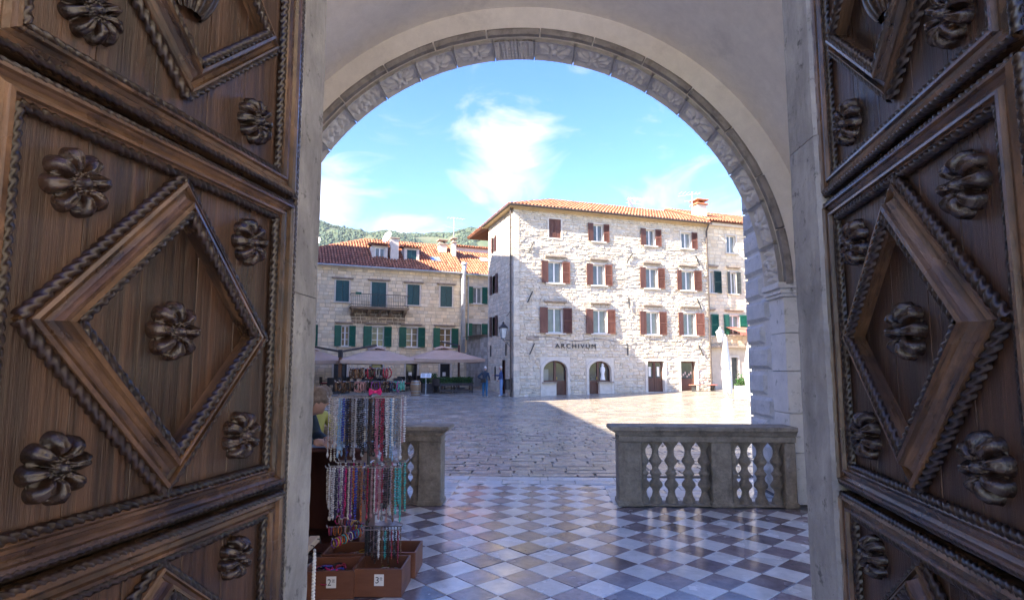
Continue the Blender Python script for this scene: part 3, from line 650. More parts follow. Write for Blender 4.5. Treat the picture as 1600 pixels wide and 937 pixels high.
def make_leaf(name, label, origin, rz, protos={}):
    T = thing(name, label, 'door', origin, rz, 'carved door leaves'); T['kind'] = 'thing'
    def add(key, fn, loc=None, rot=None):
        nm = key.split('#')[0]
        if key not in protos: protos[key] = fn()
        return obj(nm, protos[key], T, loc, rot)
    add('door_back', lambda: (lambda m: (m.box(-HW, HW, -0.075, -0.022, 0.03, 4.02), m.mesh('door_back', 'wood_dark'))[1])(MB()))
    FR = [(0, -0.02), (0.0, 0.030), (0.13, 0.032), (0.16, 0.048), (0.30, 0.054), (0.34, 0.040), (0.46, 0.030), (0.60, 0.034), (0.66, 0.046), (0.76, 0.046), (0.79, 0.030), (0.92, 0.022), (1, 0.0)]
    DI = [(0, 0.0), (0.02, 0.018), (0.15, 0.022), (0.17, 0.040), (0.27, 0.046), (0.31, 0.030), (0.46, 0.028), (0.58, 0.040), (0.66, 0.060), (0.69, 0.078), (0.82, 0.082), (0.86, 0.066), (1.0, 0.060), (1.0, 0.0)]
    panels = ((0.05, 1.085, 'low'), (1.085, 2.51, 'mid'), (2.51, 3.94, 'top'))
    for z0, z1, nm in panels:
        a, b = z0 + 0.014, z1 - 0.014
        outer = rectpts(0.755, a, b); inner = rectpts(0.615, a + 0.105, b - 0.105)
        # vertical boards of the panel
        xs = [-0.62, -0.36, -0.13, 0.14, 0.38, 0.62]
        for k in range(5): add('board#%s%d' % (nm, k), lambda k=k: (lambda m: (m.cbox(xs[k] + .0012, xs[k + 1] - .0012, -0.03, 0.0, a, b, b=0.002), m.mesh('board', 'wood_board'))[1])(MB()))
        for j in range(4):
            add('frame_moulding#%s%d' % (nm, j), lambda j=j: side_strip(outer, inner, FR, j).mesh('frame_moulding', 'wood_mould'))
            p, q = outer[j], outer[(j + 1) % 4]; sx = lambda e, g: (e[0] - math.copysign(g, e[0]), e[1] + (g if e[1] == a else -g))
            add('rope_moulding#%so%d' % (nm, j), lambda j=j: rope([(*sx(p, 0.015), 0.032), (*sx(q, 0.015), 0.032)], 0.0165, 0.030).mesh('rope_moulding', 'wood_rope', True))
            p, q = inner[j], inner[(j + 1) % 4]; s2 = lambda e, g: (e[0] + math.copysign(g, e[0]), e[1] + (-g if e[1] < (a + b) / 2 else g))
            add('rope_moulding#%si%d' % (nm, j), lambda j=j: rope([(*s2(p, 0.006), 0.012), (*s2(q, 0.006), 0.012)], 0.019, 0.034).mesh('rope_moulding', 'wood_rope', True))
        zc = (z0 + z1) / 2; hh = (0.60 if nm != 'low' else 0.40); hw = 0.575
        if nm == 'top': hh = 0.52
        if nm == 'low': hw = 0.50
        k = 0.735; do, di = diapts(hw, hh, zc), diapts(hw * k, hh * k, zc)
        for j in range(4):
            add('diamond_moulding#%s%d' % (nm, j), lambda j=j: side_strip(do, di, DI, j).mesh('diamond_moulding', 'wood_mould'))
            for o, rr, y, kk, pt in (('o', 0.021, 0.012, 0.985, 0.040), ('i', 0.020, 0.062, k + 0.012, 0.036)):
                dd = diapts(hw * kk, hh * kk, zc); p, q = dd[j], dd[(j + 1) % 4]
                add('rope_moulding#%sd%s%d' % (nm, o, j), lambda p=p, q=q, rr=rr, y=y, pt=pt: rope([(*p, y), (*q, y)], rr, pt).mesh('rope_moulding', 'wood_rope', True))
        ros = [(sx, sz) for sx in (-0.425, 0.425) for sz in (-1, 1)]
        for i, (sx, sz) in enumerate(ros):
            dz = {'mid': 0.43, 'top': 0.43, 'low': 0.285}[nm] * sz
            o = add('rosette#%s%d' % (nm, i), lambda i=i: rosette_mesh(0.11, 8 if nm != 'top' else 10, i + 5 * len(nm) + (7 if nm == 'mid' else 0)), (sx, -0.002, zc + dz), (0, random.uniform(0, 1), 0))
            if nm == 'low': o.scale = (0.85, 1, 0.85)
        if nm == 'top': add('carved_emblem', emblem_mesh, (0, 0, zc))
        else: add('rosette#c' + nm, lambda: rosette_mesh(0.115, 8, 31), (0, 0.0, zc))
    # rope up both edges of the leaf
    for s in (-1, 1): add('edge_rope#%d' % s, lambda s=s: rope([(s * 0.815, 0.04, -0.006), (s * 0.815, 4.0, -0.006)], 0.014, 0.028).mesh('edge_rope', 'wood_rope', True))
    return T
TL = rad(10.5)
def lw(u, v): return (u * math.cos(TL) + v * math.sin(TL), -u * math.sin(TL) + v * math.cos(TL), 0)
# left leaf faces +pu: local y = pu, local x = -pv ; right leaf faces -pu: local x = +pv
make_leaf('carved_door', 'dark brown carved door leaf beside the necklace rack', lw(-1.655, 1.885), math.atan2(-math.cos(TL), -math.sin(TL)))
make_leaf('carved_door', 'sheeny weathered carved door leaf beside the long balustrade', lw(1.085, 2.40), math.atan2(math.cos(TL), math.sin(TL)))

# ------------------------------------------------------------------ houses on the square (local x along the front, y into the house, z up)
def subtract(rects, holes):
    for hx0, hx1, hz0, hz1 in holes:
        out = []
        for x0, x1, z0, z1 in rects:
            if hx0 >= x1 or hx1 <= x0 or hz0 >= z1 or hz1 <= z0: out.append((x0, x1, z0, z1)); continue
            if z0 < hz0: out.append((x0, x1, z0, hz0))
            if z1 > hz1: out.append((x0, x1, hz1, z1))
            a, b = max(z0, hz0), min(z1, hz1)
            if x0 < hx0: out.append((x0, hx0, a, b))
            if x1 > hx1: out.append((hx1, x1, a, b))
        rects = out
    return rects
def wall_back(x0, x1, z0, z1, holes, y=0.0):
    m = MB()
    for r in subtract([(x0, x1, z0, z1)], holes): m.quad((r[0], y, r[2]), (r[1], y, r[2]), (r[1], y, r[3]), (r[0], y, r[3]))
    return m
def masonry(x0, x1, z0, z1, holes, ch, sl, pr, gap, tone, seed, jit=0.0, skew=0.0):
    """coursed stones as real blocks standing proud of the mortar"""
    r = random.Random(seed); m = MB(); z = z0
    while z < z1 - 0.03:
        h = min(r.uniform(*ch), z1 - z); x = x0 - r.uniform(0, sl[0])
        while x < x1:
            w = r.uniform(*sl); a, b = max(x, x0), min(x + w, x1); x += w
            if b - a < 0.05: continue
            col = tone(r, (a + b) / 2, z)
            for q in subtract([(a, b, z, z + h)], holes):
                g = gap
                if q[1] - q[0] < 0.07 or q[3] - q[2] < 0.06: continue
                p = r.uniform(*pr); n = len(m.v); c = min(0.02 + jit * 0.3, 0.2 * (q[3] - q[2]))
                J = lambda k=1.0: r.uniform(-jit, jit) * k
                R4 = [(q[0] + g + J(), q[2] + g + J(.6)), (q[1] - g + J(), q[2] + g + J(.6)), (q[1] - g + J(), q[3] - g + J(.6)), (q[0] + g + J(), q[3] - g + J(.6))]
                cx, cz = (q[0] + q[1]) / 2, (q[2] + q[3]) / 2
                for X, Z in R4: m.v.append((X, 0.01, Z))
                for X, Z in R4: m.v.append((X + math.copysign(c, cx - X), -p + r.uniform(-skew, skew), Z + math.copysign(c, cz - Z)))
                for i in range(4): j = (i + 1) % 4; m.face((n + i, n + j, n + 4 + j, n + 4 + i), col)
                m.face((n + 4, n + 5, n + 6, n + 7), col)
        z += h
    return m
def tone_pale(r, x, z):
    t = r.uniform(0.86, 1.10); w = r.uniform(-0.03, 0.05); return (t * (1 + w), t, t * (1 - w))
def tone_warm(r, x, z):
    t = r.uniform(0.84, 1.12); w = r.uniform(-0.03, 0.09)
    if r.random() < 0.06: t *= 0.78
    return (t * (1 + w * .6), t, t * (1 - w))
def shutter_mesh(w, h, mat, plain=False):
    m = MB(); t = 0.045; fw = min(0.06, w * 0.16)
    m.box(0, fw, 0, t, 0, h); m.box(w - fw, w, 0, t, 0, h)
    for z in (0, h - 0.08, h * 0.48): m.box(fw, w - fw, 0.002, t - .002, z, z + 0.08)
    if plain:
        m.box(fw, w - fw, 0.012, t - 0.01, 0.08, h - 0.08)
    else:
        n = max(4, int(h / 0.075))
        for i in range(n):
            z = 0.06 + (h - 0.12) * i / n; m.quad((fw, 0.004, z), (w - fw, 0.004, z), (w - fw, t - 0.006, z + 0.06), (fw, t - 0.006, z + 0.06))
        m.box(fw, w - fw, t - 0.006, t - 0.003, 0.05, h - 0.05)
    return m.mesh('shutter', mat)
def window(T, x0, x1, z0, z1, frame='white_frame', pane='pane_grey', shut=None, sx=None, rows=1, sill=True, lintel=None, sur='trim_stone', open_a=0.0, depth=0.16, closed=None, thin=False):
    """one window part with its pane, surround, sill, lintel and shutters below it"""
    m = MB(); f = 0.055; y0, y1 = depth - 0.02, depth + 0.03; mx = (x0 + x1) / 2
    m.box(x0, x0 + f, y0, y1, z0, z1); m.box(x1 - f, x1, y0, y1, z0, z1); m.box(x0 + f, x1 - f, y0, y1, z0, z0 + f); m.box(x0 + f, x1 - f, y0, y1, z1 - f, z1)
    m.box(mx - 0.045, mx + 0.045, y0 - .004, y1, z0 + f, z1 - f)
    for k in range(1, rows):
        z = z0 + (z1 - z0) * k / rows
        for a, b in ((x0 + f, mx - .045), (mx + .045, x1 - f)): m.box(a, b, y0 + .004, y1 - .004, z - 0.018, z + 0.018)
    w = m.build('window', frame, T)
    for a, b in ((x0 + f, mx - .045), (mx + .045, x1 - f)):
        B('pane', pane, w, (a, b, depth + 0.002, depth + 0.014, z0 + f, z1 - f))
    m = MB(); s = 0.10       # reveal and flat stone surround
    for q in (((x0, 0, z0), (x0, 0.3, z0), (x0, 0.3, z1), (x0, 0, z1)), ((x1, 0, z0), (x1, 0, z1), (x1, 0.3, z1), (x1, 0.3, z0)), ((x0, 0, z1), (x0, 0.3, z1), (x1, 0.3, z1), (x1, 0, z1)), ((x0, 0, z0), (x1, 0, z0), (x1, 0.3, z0), (x0, 0.3, z0))): m.quad(*q)
    m.box(x0 - s, x0, -0.045, 0.01, z0 - s, z1 + s); m.box(x1, x1 + s, -0.045, 0.01, z0 - s, z1 + s); m.box(x0, x1, -0.045, 0.01, z1, z1 + s); m.box(x0, x1, -0.045, 0.01, z0 - s, z0)
    m.build('surround', sur, w)
    if sill: B('sill', 'trim_stone', w, (x0 - 0.16, x1 + 0.16, -0.13, -0.046, z0 - 0.10, z0 - 0.02))
    if lintel:
        l0, l1, lz = lintel; m = MB(); m.cbox(l0, l1, -0.20, 0.0, lz, lz + 0.10, b=0.015); m.box(l0 + 0.06, l1 - 0.06, -0.12, 0.0, lz - 0.05, lz); m.build('lintel', 'lintel_stone', w)
    if shut and sx:
        for k, (a, b) in enumerate(sx):
            wd = b - a; o = obj('shutter', shutter_mesh(wd, z1 - z0 + 0.06, shut), w)
            left = b <= mx; ang = open_a * random.uniform(0.6, 1.3)
            if left: o.location = (b, -0.055, z0 - 0.03); o.rotation_euler = (0, 0, math.pi + ang)
            else: o.location = (a, -0.100, z0 - 0.03); o.rotation_euler = (0, 0, -ang)
    if closed:
        for a, b in ((x0, mx - 0.008), (mx + 0.008, x1)): obj('shutter', shutter_mesh(b - a, z1 - z0, closed, True), w, (a, 0.0, z0))
    return w
def tile_roof(poly, origin, es, et, mat='roof_tile', pitch=0.22, course=0.38, seed=1, name='roof_tiles'):
    """rows of half-round clay tiles filling a convex polygon given in (s, t) on the plane origin + s*es + t*et"""
    r = random.Random(seed); es = Vector(es).normalized(); et = Vector(et).normalized(); nn = es.cross(et); O = Vector(origin); m = MB()
    def rng(s):
        ts = []
        for i in range(len(poly)):
            (a, b), (c, d) = poly[i], poly[(i + 1) % len(poly)]
            if (a - s) * (c - s) <= 0 and a != c: ts.append(b + (d - b) * (s - a) / (c - a))
        return (min(ts), max(ts)) if len(ts) >= 2 else None
    s0, s1 = min(p[0] for p in poly), max(p[0] for p in poly); k = max(1, int((s1 - s0) / pitch)); pw = (s1 - s0) / k
    for i in range(k):
        s = s0 + (i + 0.5) * pw; q = rng(s)
        if not q: continue
        t = q[0] - r.uniform(0, 0.05)
        while t < q[1] - 0.05:
            t2 = min(t + course * r.uniform(0.95, 1.05), q[1]); tn = r.uniform(0.72, 1.18); w = r.uniform(-0.1, 0.16); col = (tn, tn * (1 + w * .8), tn * (1 + w))
            if r.random() < 0.06: col = tuple(x * 0.55 for x in col)
            j = r.uniform(-0.008, 0.008); n = len(m.v)
            for tt, sc, hz in ((t, 1.0, 0.035), (t2 + 0.03, 0.86, 0.008)):
                for a in range(5):
                    an = math.pi * a / 4; rr = pw * 0.40 * sc
                    m.v.append(tuple(O + es * (s + j - rr * math.cos(an)) + et * tt + nn * (hz + rr * 0.95 * math.sin(an))))
            for a in range(4): m.face((n + a, n + a + 1, n + 6 + a, n + 5 + a), col)
            m.face((n + 4, n + 3, n + 2, n + 1, n), (0.25, 0.22, 0.2))
            t = t2
    return m
def roof_face(T, pts, seed, name='roof_slope', mat='roof_tile', pitch=0.22):
    """one roof slope: a base slab with its tiles. pts eave-left, eave-right, then round the top"""
    p = [Vector(q) for q in pts]; es = (p[1] - p[0]).normalized(); nn = es.cross((p[-1] - p[0])).normalized(); et = nn.cross(es)
    poly = [((q - p[0]).dot(es), (q - p[0]).dot(et)) for q in p]
    m = MB(); m.poly([tuple(q) for q in p]); m.poly([tuple(q - nn * 0.06) for q in p][::-1])
    for i in range(len(p)): j = (i + 1) % len(p); m.quad(p[i] - nn * .06, p[j] - nn * .06, p[j], p[i])
    b = m.build(name, 'roof_base', T)
    tag(tile_roof(poly, p[0], es, et, mat, pitch, seed=seed).build('roof_tiles', mat, b), kind='stuff')
    return b
def facade(T, x0, x1, z0, z1, holes, depth, wallm, mortar, tone, seed, ch, sl, pr, gap, jit, skew, body=True, left=True, base='wall'):
    w = wall_back(x0, x1, z0, z1, holes).build('front_wall', mortar, T)
    tag(masonry(x0, x1, z0, z1, holes, ch, sl, pr, gap, tone, seed, jit, skew).build('wall_stones', wallm, w), kind='stuff')
    if body:
        m = MB()
        m.quad((x1, 0, z0), (x1, depth, z0), (x1, depth, z1), (x1, 0, z1)); m.quad((x1, depth, z0), (x0, depth, z0), (x0, depth, z1), (x1, depth, z1)); m.quad((x0, 0, z1), (x1, 0, z1), (x1, depth, z1), (x0, depth, z1))
        if left: m.quad((x0, depth, z0), (x0, 0, z0), (x0, 0, z1), (x0, depth, z1))
        m.build('rear_wall', mortar, T)
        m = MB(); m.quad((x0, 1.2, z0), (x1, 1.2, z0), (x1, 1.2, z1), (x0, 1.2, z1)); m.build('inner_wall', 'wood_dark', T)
    return w
def text_part(T, s, width, height, mat, loc, rot, ext=0.012, name='lettering', space=1.0):
    cu = bpy.data.curves.new(name, 'FONT'); cu.body = s; cu.extrude = ext; cu.space_character = space; cu.size = 1.0; cu.align_x = 'LEFT'; cu.resolution_u = 3
    tmp = bpy.data.objects.new(name, cu); COL.objects.link(tmp); bpy.context.view_layer.update()
    me = bpy.data.meshes.new_from_object(tmp.evaluated_get(bpy.context.evaluated_depsgraph_get())); bpy.data.objects.remove(tmp)
    xs = [v.co.x for v in me.vertices]; ys = [v.co.y for v in me.vertices]; kx = width / (max(xs) - min(xs)); ky = height / (max(ys) - min(ys))
    x0, y0 = min(xs), min(ys)
    for v in me.vertices: v.co = ((v.co.x - x0) * kx, (v.co.y - y0) * ky, v.co.z)
    me.name = name; me.materials.clear(); me.materials.append(MATS[mat]); return obj(name, me, T, loc, rot)

# ---- the archive house
AR = rad(90 - 71); AO = (0.1086, 32.924, 0.0)
def make_archive():
    T = thing('archive_house', 'pale rubble stone corner house lettered ARCHIVUM with brown shutters', 'building', AO, AR)
    X1, Z1 = 13.45, 11.0
    g = [  # glass opening, shutter extents, lintel z
        (5.11, 5.82, 9.38, 10.43, (4.74, 6.19), None), (8.80, 9.50, 9.38, 10.40, (8.41, 9.91), None), (11.45, 12.23, 9.38, 10.42, (11.34, 12.63), None),
        (2.11, 3.03, 6.68, 7.93, (1.69, 3.51), 8.20), (5.04, 5.87, 6.68, 7.93, (4.60, 6.35), 8.20), (8.72, 9.61, 6.67, 7.92, (8.31, 10.08), 8.20), (11.36, 12.32, 6.65, 7.90, (11.03, 12.86), 8.18),
        (2.07, 3.05, 3.72, 5.17, (1.57, 3.60), 5.52), (5.01, 5.98, 3.74, 5.16, (4.53, 6.49), 5.52), (8.68, 9.63, 3.75, 5.15, (8.21, 10.14), 5.52), (11.39, 12.36, 3.76, 5.16, (11.02, 12.96), 5.52)]
    doors = [(1.78, 3.32, 0.10, 2.10), (4.71, 6.21, 0.12, 2.08), (8.73, 9.91, 0.2, 2.09), (11.14, 12.27, 0.22, 2.10)]
    holes = [(a - .1, b + .1, c - .1, d + .1) for a, b, c, d, *_ in g] + [(2.10, 3.08, 9.28, 10.62)] + [(a - 0.18, b + 0.18, -0.3, d + 0.18) for a, b, c, d in doors]
    core = [(a, b, c, d) for a, b, c, d, *_ in g] + [(2.2, 2.98, 9.38, 10.52)] + [(a, b, -0.3, d) for a, b, c, d in doors]
    w = wall_back(0, X1, -0.3, Z1, core).build('front_wall', 'mortar_archive', T)
    tag(masonry(0.34, X1, -0.2, Z1, holes, (0.12, 0.23), (0.16, 0.50), (0.008, 0.055), 0.003, tone_pale, 11, 0.024, 0.024).build('wall_stones', 'wall_archive', w), kind='stuff')
    # corner quoins
    m = MB(); r = random.Random(4); z = -0.2; k = 0
    while z < Z1 - .1:
        h = min(r.uniform(.30, .42), Z1 - z); m.cbox(-0.03, (0.33 if k % 2 else 0.335), -0.05, (0.62 if k % 2 else 0.34), z + .004, z + h - .004, b=0.012, col=tone_pale(r, 0, 0)); z += h; k += 1
    tag(m.build('corner_quoins', 'wall_archive', w), kind='stuff')
    # side wall facing the lane (local: x=0 plane, running back along +y)
    LW = 5.15
    sw_holes = [(3.35, 4.15, 3.7, 4.9), (3.35, 4.15, 6.4, 7.55), (3.55, 4.0, 9.1, 10.05), (1.55, 2.15, 0.05, 2.15), (3.45, 3.75, 0.9, 1.75)]
    m = MB()
    for q in subtract([(0, LW, -0.3, Z1)], sw_holes): m.quad((0, q[1], q[2]), (0, q[0], q[2]), (0, q[0], q[3]), (0, q[1], q[3]))
    s = m.build('side_wall', 'mortar_archive', T)
    m = masonry(0.64, LW, -0.2, Z1, [(a - .06, b + .06, c - .06, d + .06) for a, b, c, d in sw_holes], (0.17, 0.28), (0.25, 0.62), (0.012, 0.03), 0.006, tone_pale, 21, 0.01, 0.008)
    m.v = [(y, x, z) for x, y, z in m.v]; m.f = [f[::-1] for f in m.f]; tag(m.build('wall_stones', 'wall_archive', s), kind='stuff')
    for a, b, c, d in sw_holes[:3]:
        m = MB(); m.box(0.12, 0.16, a, b, c, d); x = m.build('window', 'pane_dark', T)
        for y0, y1 in ((a - (b - a) * .52, a), (b, b + (b - a) * .52)): B('shutter', 'shutter_dark', x, (-0.10, -0.055, y0, y1, c - .03, d + .03))
    B('side_door', 'door_brown', T, (0.10, 0.16, 1.55, 2.15, 0.05, 2.15)); B('niche', 'pane_dark', T, (0.08, 0.12, 3.45, 3.75, 0.9, 1.75))
    m = MB(); m.quad((X1, 0, -.3), (X1, 9, -.3), (X1, 9, Z1), (X1, 0, Z1)); m.quad((0, LW, -.3), (0, LW, Z1), (2.2, 9, Z1), (2.2, 9, -.3)); m.quad((X1, 9, -.3), (2.2, 9, -.3), (2.2, 9, Z1), (X1, 9, Z1)); m.build('rear_wall', 'mortar_archive', T)
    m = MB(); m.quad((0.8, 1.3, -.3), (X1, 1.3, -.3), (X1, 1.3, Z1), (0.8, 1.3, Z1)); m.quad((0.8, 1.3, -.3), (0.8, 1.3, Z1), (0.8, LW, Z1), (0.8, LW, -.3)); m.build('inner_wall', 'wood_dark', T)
    # roof with boarded eaves
    e = 0.38; ze = Z1 + 0.10
    roof_face(T, [(-e, -e, ze), (X1 + .15, -e, ze), (X1 + .15, 4.5, 13.12), (4.2, 4.5, 13.12)], 5)
    roof_face(T, [(-e, 9.2, ze), (-e, -e, ze), (4.2, 4.5, 13.12)], 6)
    roof_face(T, [(X1 + .15, 9.2, ze), (-e, 9.2, ze), (4.2, 4.5, 13.12), (X1 + .15, 4.5, 13.12)], 7)
    B('eave', 'soffit_wood', T, (-e + .02, X1, -e + .02, 0.3, Z1 - 0.02, Z1 + 0.03), (-e + .021, 0.3, 0.3, 5.4, Z1 - 0.019, Z1 + 0.031), (-0.05, X1, -0.10, 0.0, Z1 - 0.12, Z1 - 0.02))
    m = MB(); m.tube([(-e - .03, -e - .06, ze - .03), (X1 + .1, -e - .06, ze - .03)], 0.065, 8); m.build('gutter', 'copper_pipe', T)
    m = MB(); m.tube([(-e - .05, -e - .05, ze - .05), (-e - .05, 5.3, ze - .05)], 0.06, 8); m.build('gutter', 'copper_pipe', T)
    # windows
    for a, b, c, d, (s0, s1), lz in g:
        window(T, a, b, c, d, 'white_frame', 'pane_grey', 'shutter_brown', ((s0, a - 0.0), (b + 0.0, s1)) if a - s0 > 0.2 else ((b, s1),), 1, True, (a - .22, b + .22, lz) if lz else None, open_a=0.10)
    window(T, 2.2, 2.98, 9.38, 10.52, closed='shutter_brown', sill=False)
    # ground floor: two arched shop fronts and two square doors
    def arched(a, b, z0, z1, door_right):
        mid = (a + b) / 2 + (0.05 if door_right else -0.05); r = (b - a) / 2; zs = z1 - r * 0.78; rz = r * 0.78; cx = (a + b) / 2
        arc = lambda rr, rzz, t: (cx + rr * math.cos(t), zs + rzz * math.sin(t)); n = 20
        m = MB(); o = 0.17
        for i in range(n):
            t0, t1 = math.pi * i / n, math.pi * (i + 1) / n
            A, Bq, C, D_ = arc(r, rz, t0), arc(r, rz, t1), arc(r + o, rz + o, t1), arc(r + o, rz + o, t0)
            m.quad((A[0], -0.06, A[1]), (D_[0], -0.06, D_[1]), (C[0], -0.06, C[1]), (Bq[0], -0.06, Bq[1])); m.quad((A[0], -0.06, A[1]), (Bq[0], -0.06, Bq[1]), (Bq[0], 0.4, Bq[1]), (A[0], 0.4, A[1]))
            m.quad((D_[0], -0.06, D_[1]), (D_[0], 0.01, D_[1]), (C[0], 0.01, C[1]), (C[0], -0.06, C[1]))
        for x0, x1 in ((a - o, a), (b, b + o)): m.box(x0, x1, -0.06, 0.4, 0.0, zs)
        # fill between the arch and the square opening of the rubble
        for i in range(n):
            t0, t1 = math.pi * i / n, math.pi * (i + 1) / n; p0, p1 = arc(r + o - .01, rz + o - .01, t0), arc(r + o - .01, rz + o - .01, t1)
            m.quad((p0[0], -0.02, p0[1]), (p0[0], -0.02, z1 + 0.2), (p1[0], -0.02, z1 + 0.2), (p1[0], -0.02, p1[1]))
        w = m.build('arched_shopfront', 'trim_stone', T)
        dx0, dx1, wx0, wx1 = (mid, b, a, mid) if door_right else (a, mid, mid, b)
        # stall riser wall under the window with a stone counter
        B('stall_riser', 'trim_stone', w, (wx0, wx1, -0.04, 0.35, 0.0, 0.79)); B('counter', 'lintel_stone', w, (wx0 - 0.1, wx1 + (0.0 if door_right else 0.12), -0.16, 0.12, 0.79, 0.87))
        f = 0.06; m = MB(); top = lambda x: zs + rz * math.sqrt(max(0, 1 - ((x - cx) / r) ** 2)) - 0.02
        xs = [a + (b - a) * i / 16 for i in range(17)]
        for i in range(16): m.quad((xs[i], 0.20, top(xs[i]) - 0.07), (xs[i + 1], 0.20, top(xs[i + 1]) - 0.07), (xs[i + 1], 0.20, top(xs[i + 1]) + .03), (xs[i], 0.20, top(xs[i]) + .03))
        m.box(mid - 0.07, mid + 0.07, 0.17, 0.23, 0.0, z1 - 0.06); m.box(a, a + f, 0.18, 0.23, 0.79, zs); m.box(b - f, b, 0.18, 0.23, 0.1, zs); m.box(wx0, wx1, 0.18, 0.23, 0.87, 0.95)
        m.build('shop_frame', 'door_brown', w)
        dr = MB(); dr.box(dx0, dx1, 0.19, 0.235, 0.05, 0.92)
        for k in range(3):
            q0 = dx0 + 0.1 + (dx1 - dx0 - 0.2) * k / 3; dr.box(q0, q0 + (dx1 - dx0 - 0.2) / 3 - 0.03, 0.175, 0.19, 0.15, 0.82)
        dr.build('door', 'door_brown', w)
        m = MB(); m.tube([(mid + (0.1 if door_right else -0.1), 0.13, 0.98), (mid + (0.1 if door_right else -0.1), 0.13, 1.15)], 0.018, 6); m.build('door_handle', 'bead_yellow', w)
        m = MB(); m.poly([(x, 0.225, top(x)) for x in xs] + [(xs[-1], 0.225, 0.9), (xs[0], 0.225, 0.9)]); m.build('pane', 'pane_dark', w)
        return w
    w1 = arched(1.78, 3.32, 0.1, 2.10, True); B('notice_card', 'pane_grey', w1, (1.86, 2.2, 0.205, 0.215, 0.95, 1.6))
    w2 = arched(4.71, 6.21, 0.12, 2.08, False)
    m = MB(); m.lathe([(0.95, .17), (1.0, .15), (1.3, .10), (1.55, .16), (1.7, .13), (1.78, .06), (1.85, .085), (1.95, .05)], 5.72, 0.17, 10); m.build('shop_figure', 'white_paint', w2, True)
    for k, (a, b, c, d) in enumerate(doors[2:]):
        m = MB(); o = 0.17
        m.box(a - o, a, -0.06, 0.35, -0.1, d + o); m.box(b, b + o, -0.06, 0.35, -0.1, d + o); m.box(a, b, -0.06, 0.35, d, d + o); w = m.build('doorway', 'trim_stone', T)
        B('doorstep', 'trim_stone', w, (a - o, b + o, -0.30, 0.3, -0.1, c)); mid = (a + b) / 2
        m = MB(); zl = 1.05 if k == 0 else 1.0
        for x0, x1 in (((a, mid - .01), (mid + .01, b)) if k == 0 else ((a, b),)):
            m.box(x0, x0 + .09, .18, .23, c, d); m.box(x1 - .09, x1, .18, .23, c, d); m.box(x0 + .09, x1 - .09, .18, .23, d - .1, d); m.box(x0 + .09, x1 - .09, .18, .23, c, zl); m.box(x0 + .16, x1 - .16, .165, .18, c + .12, zl - .12)
        m.build('door', 'door_brown', w); B('pane', 'pane_dark', w, (a + .05, b - .05, .205, .212, zl, d - .1))
        if k == 0:
            for x in (a + 0.20, b - 0.38): B('notice_card', 'card_white', w, (x, x + 0.17, .198, .203, 1.15, 1.75))
        else:
            m = MB()
            for i in range(6): m.box(a + .15 + i * .14, a + .24 + i * .14, .195, .203, 1.08 + (i % 3) * .1, 1.2 + (i % 3) * .12)
            m.build('notice_cards', 'rose_card', w)
    text_part(T, 'ARCHIVUM', 2.63, 0.26, 'iron', (2.53, -0.085, 2.83), (rad(90), 0, 0), 0.02, space=1.35)
    B('street_sign', 'lintel_stone', T, (0.82, 1.5, -0.10, -0.05, 3.28, 3.5))
    # iron wall ties
    for x, z, a in ((1.04, 8.71, -25), (0.95, 5.76, -25), (1.06, 2.75, -25), (7.6, 8.5, -35), (7.47, 5.66, 0), (7.31, 2.79, 0), (12.65, 2.77, 25), (12.63, 5.77, 25), (12.61, 8.59, 25)):
        m = MB(); m.cbox(-0.028, 0.028, -0.16, -0.085, -0.36, 0.36, b=0.008); o = m.build('wall_tie', 'iron', T, loc=(x, 0, z)); o.rotation_euler = (0, rad(-a), 0)
    for y, z in ((1.2, 2.75), (4.3, 2.75)):
        m = MB(); m.cbox(-0.12, -0.05, -0.028, 0.028, -0.36, 0.36, b=0.008); m.build('wall_tie', 'iron', T, loc=(0, y, z))
    for x, y in ((-0.16, 0.10), (X1 - 0.1, -0.14)):
        m = MB(); m.tube([(x, y - .25 if x > 1 else y, ze - .1), (x, y, ze - .5), (x, y, -0.05)], 0.055, 8)
        for z in (1.0, 3.2, 5.4, 7.6, 9.8): m.tube([(x, y, z), (x, y, z + .06)], 0.075, 8)
        m.build('downpipe', 'copper_pipe', T)
    # a sagging cable across the front
    m = MB(); pts = [(1.2 + 11.6 * i / 24, -0.10, 3.42 + 0.10 * math.sin(i * .9) - 0.12 * math.sin(math.pi * i / 24)) for i in range(25)]; m.tube(pts, 0.014, 5); m.build('cable', 'iron', T)
    m = MB(); m.tube([(-0.2, 0.1, 4.9), (-0.42, 0.05, 4.6)], .02, 5); m.build('pipe_bracket', 'iron', T)
pm('rose_card', (0.45, 0.30, 0.26), (0.6, 0.5, 0.45), 8, 0.7)
make_archive()
def at_archive(x, y, z): return (AO[0] + x * math.cos(AR) - y * math.sin(AR), AO[1] + x * math.sin(AR) + y * math.cos(AR), AO[2] + z)

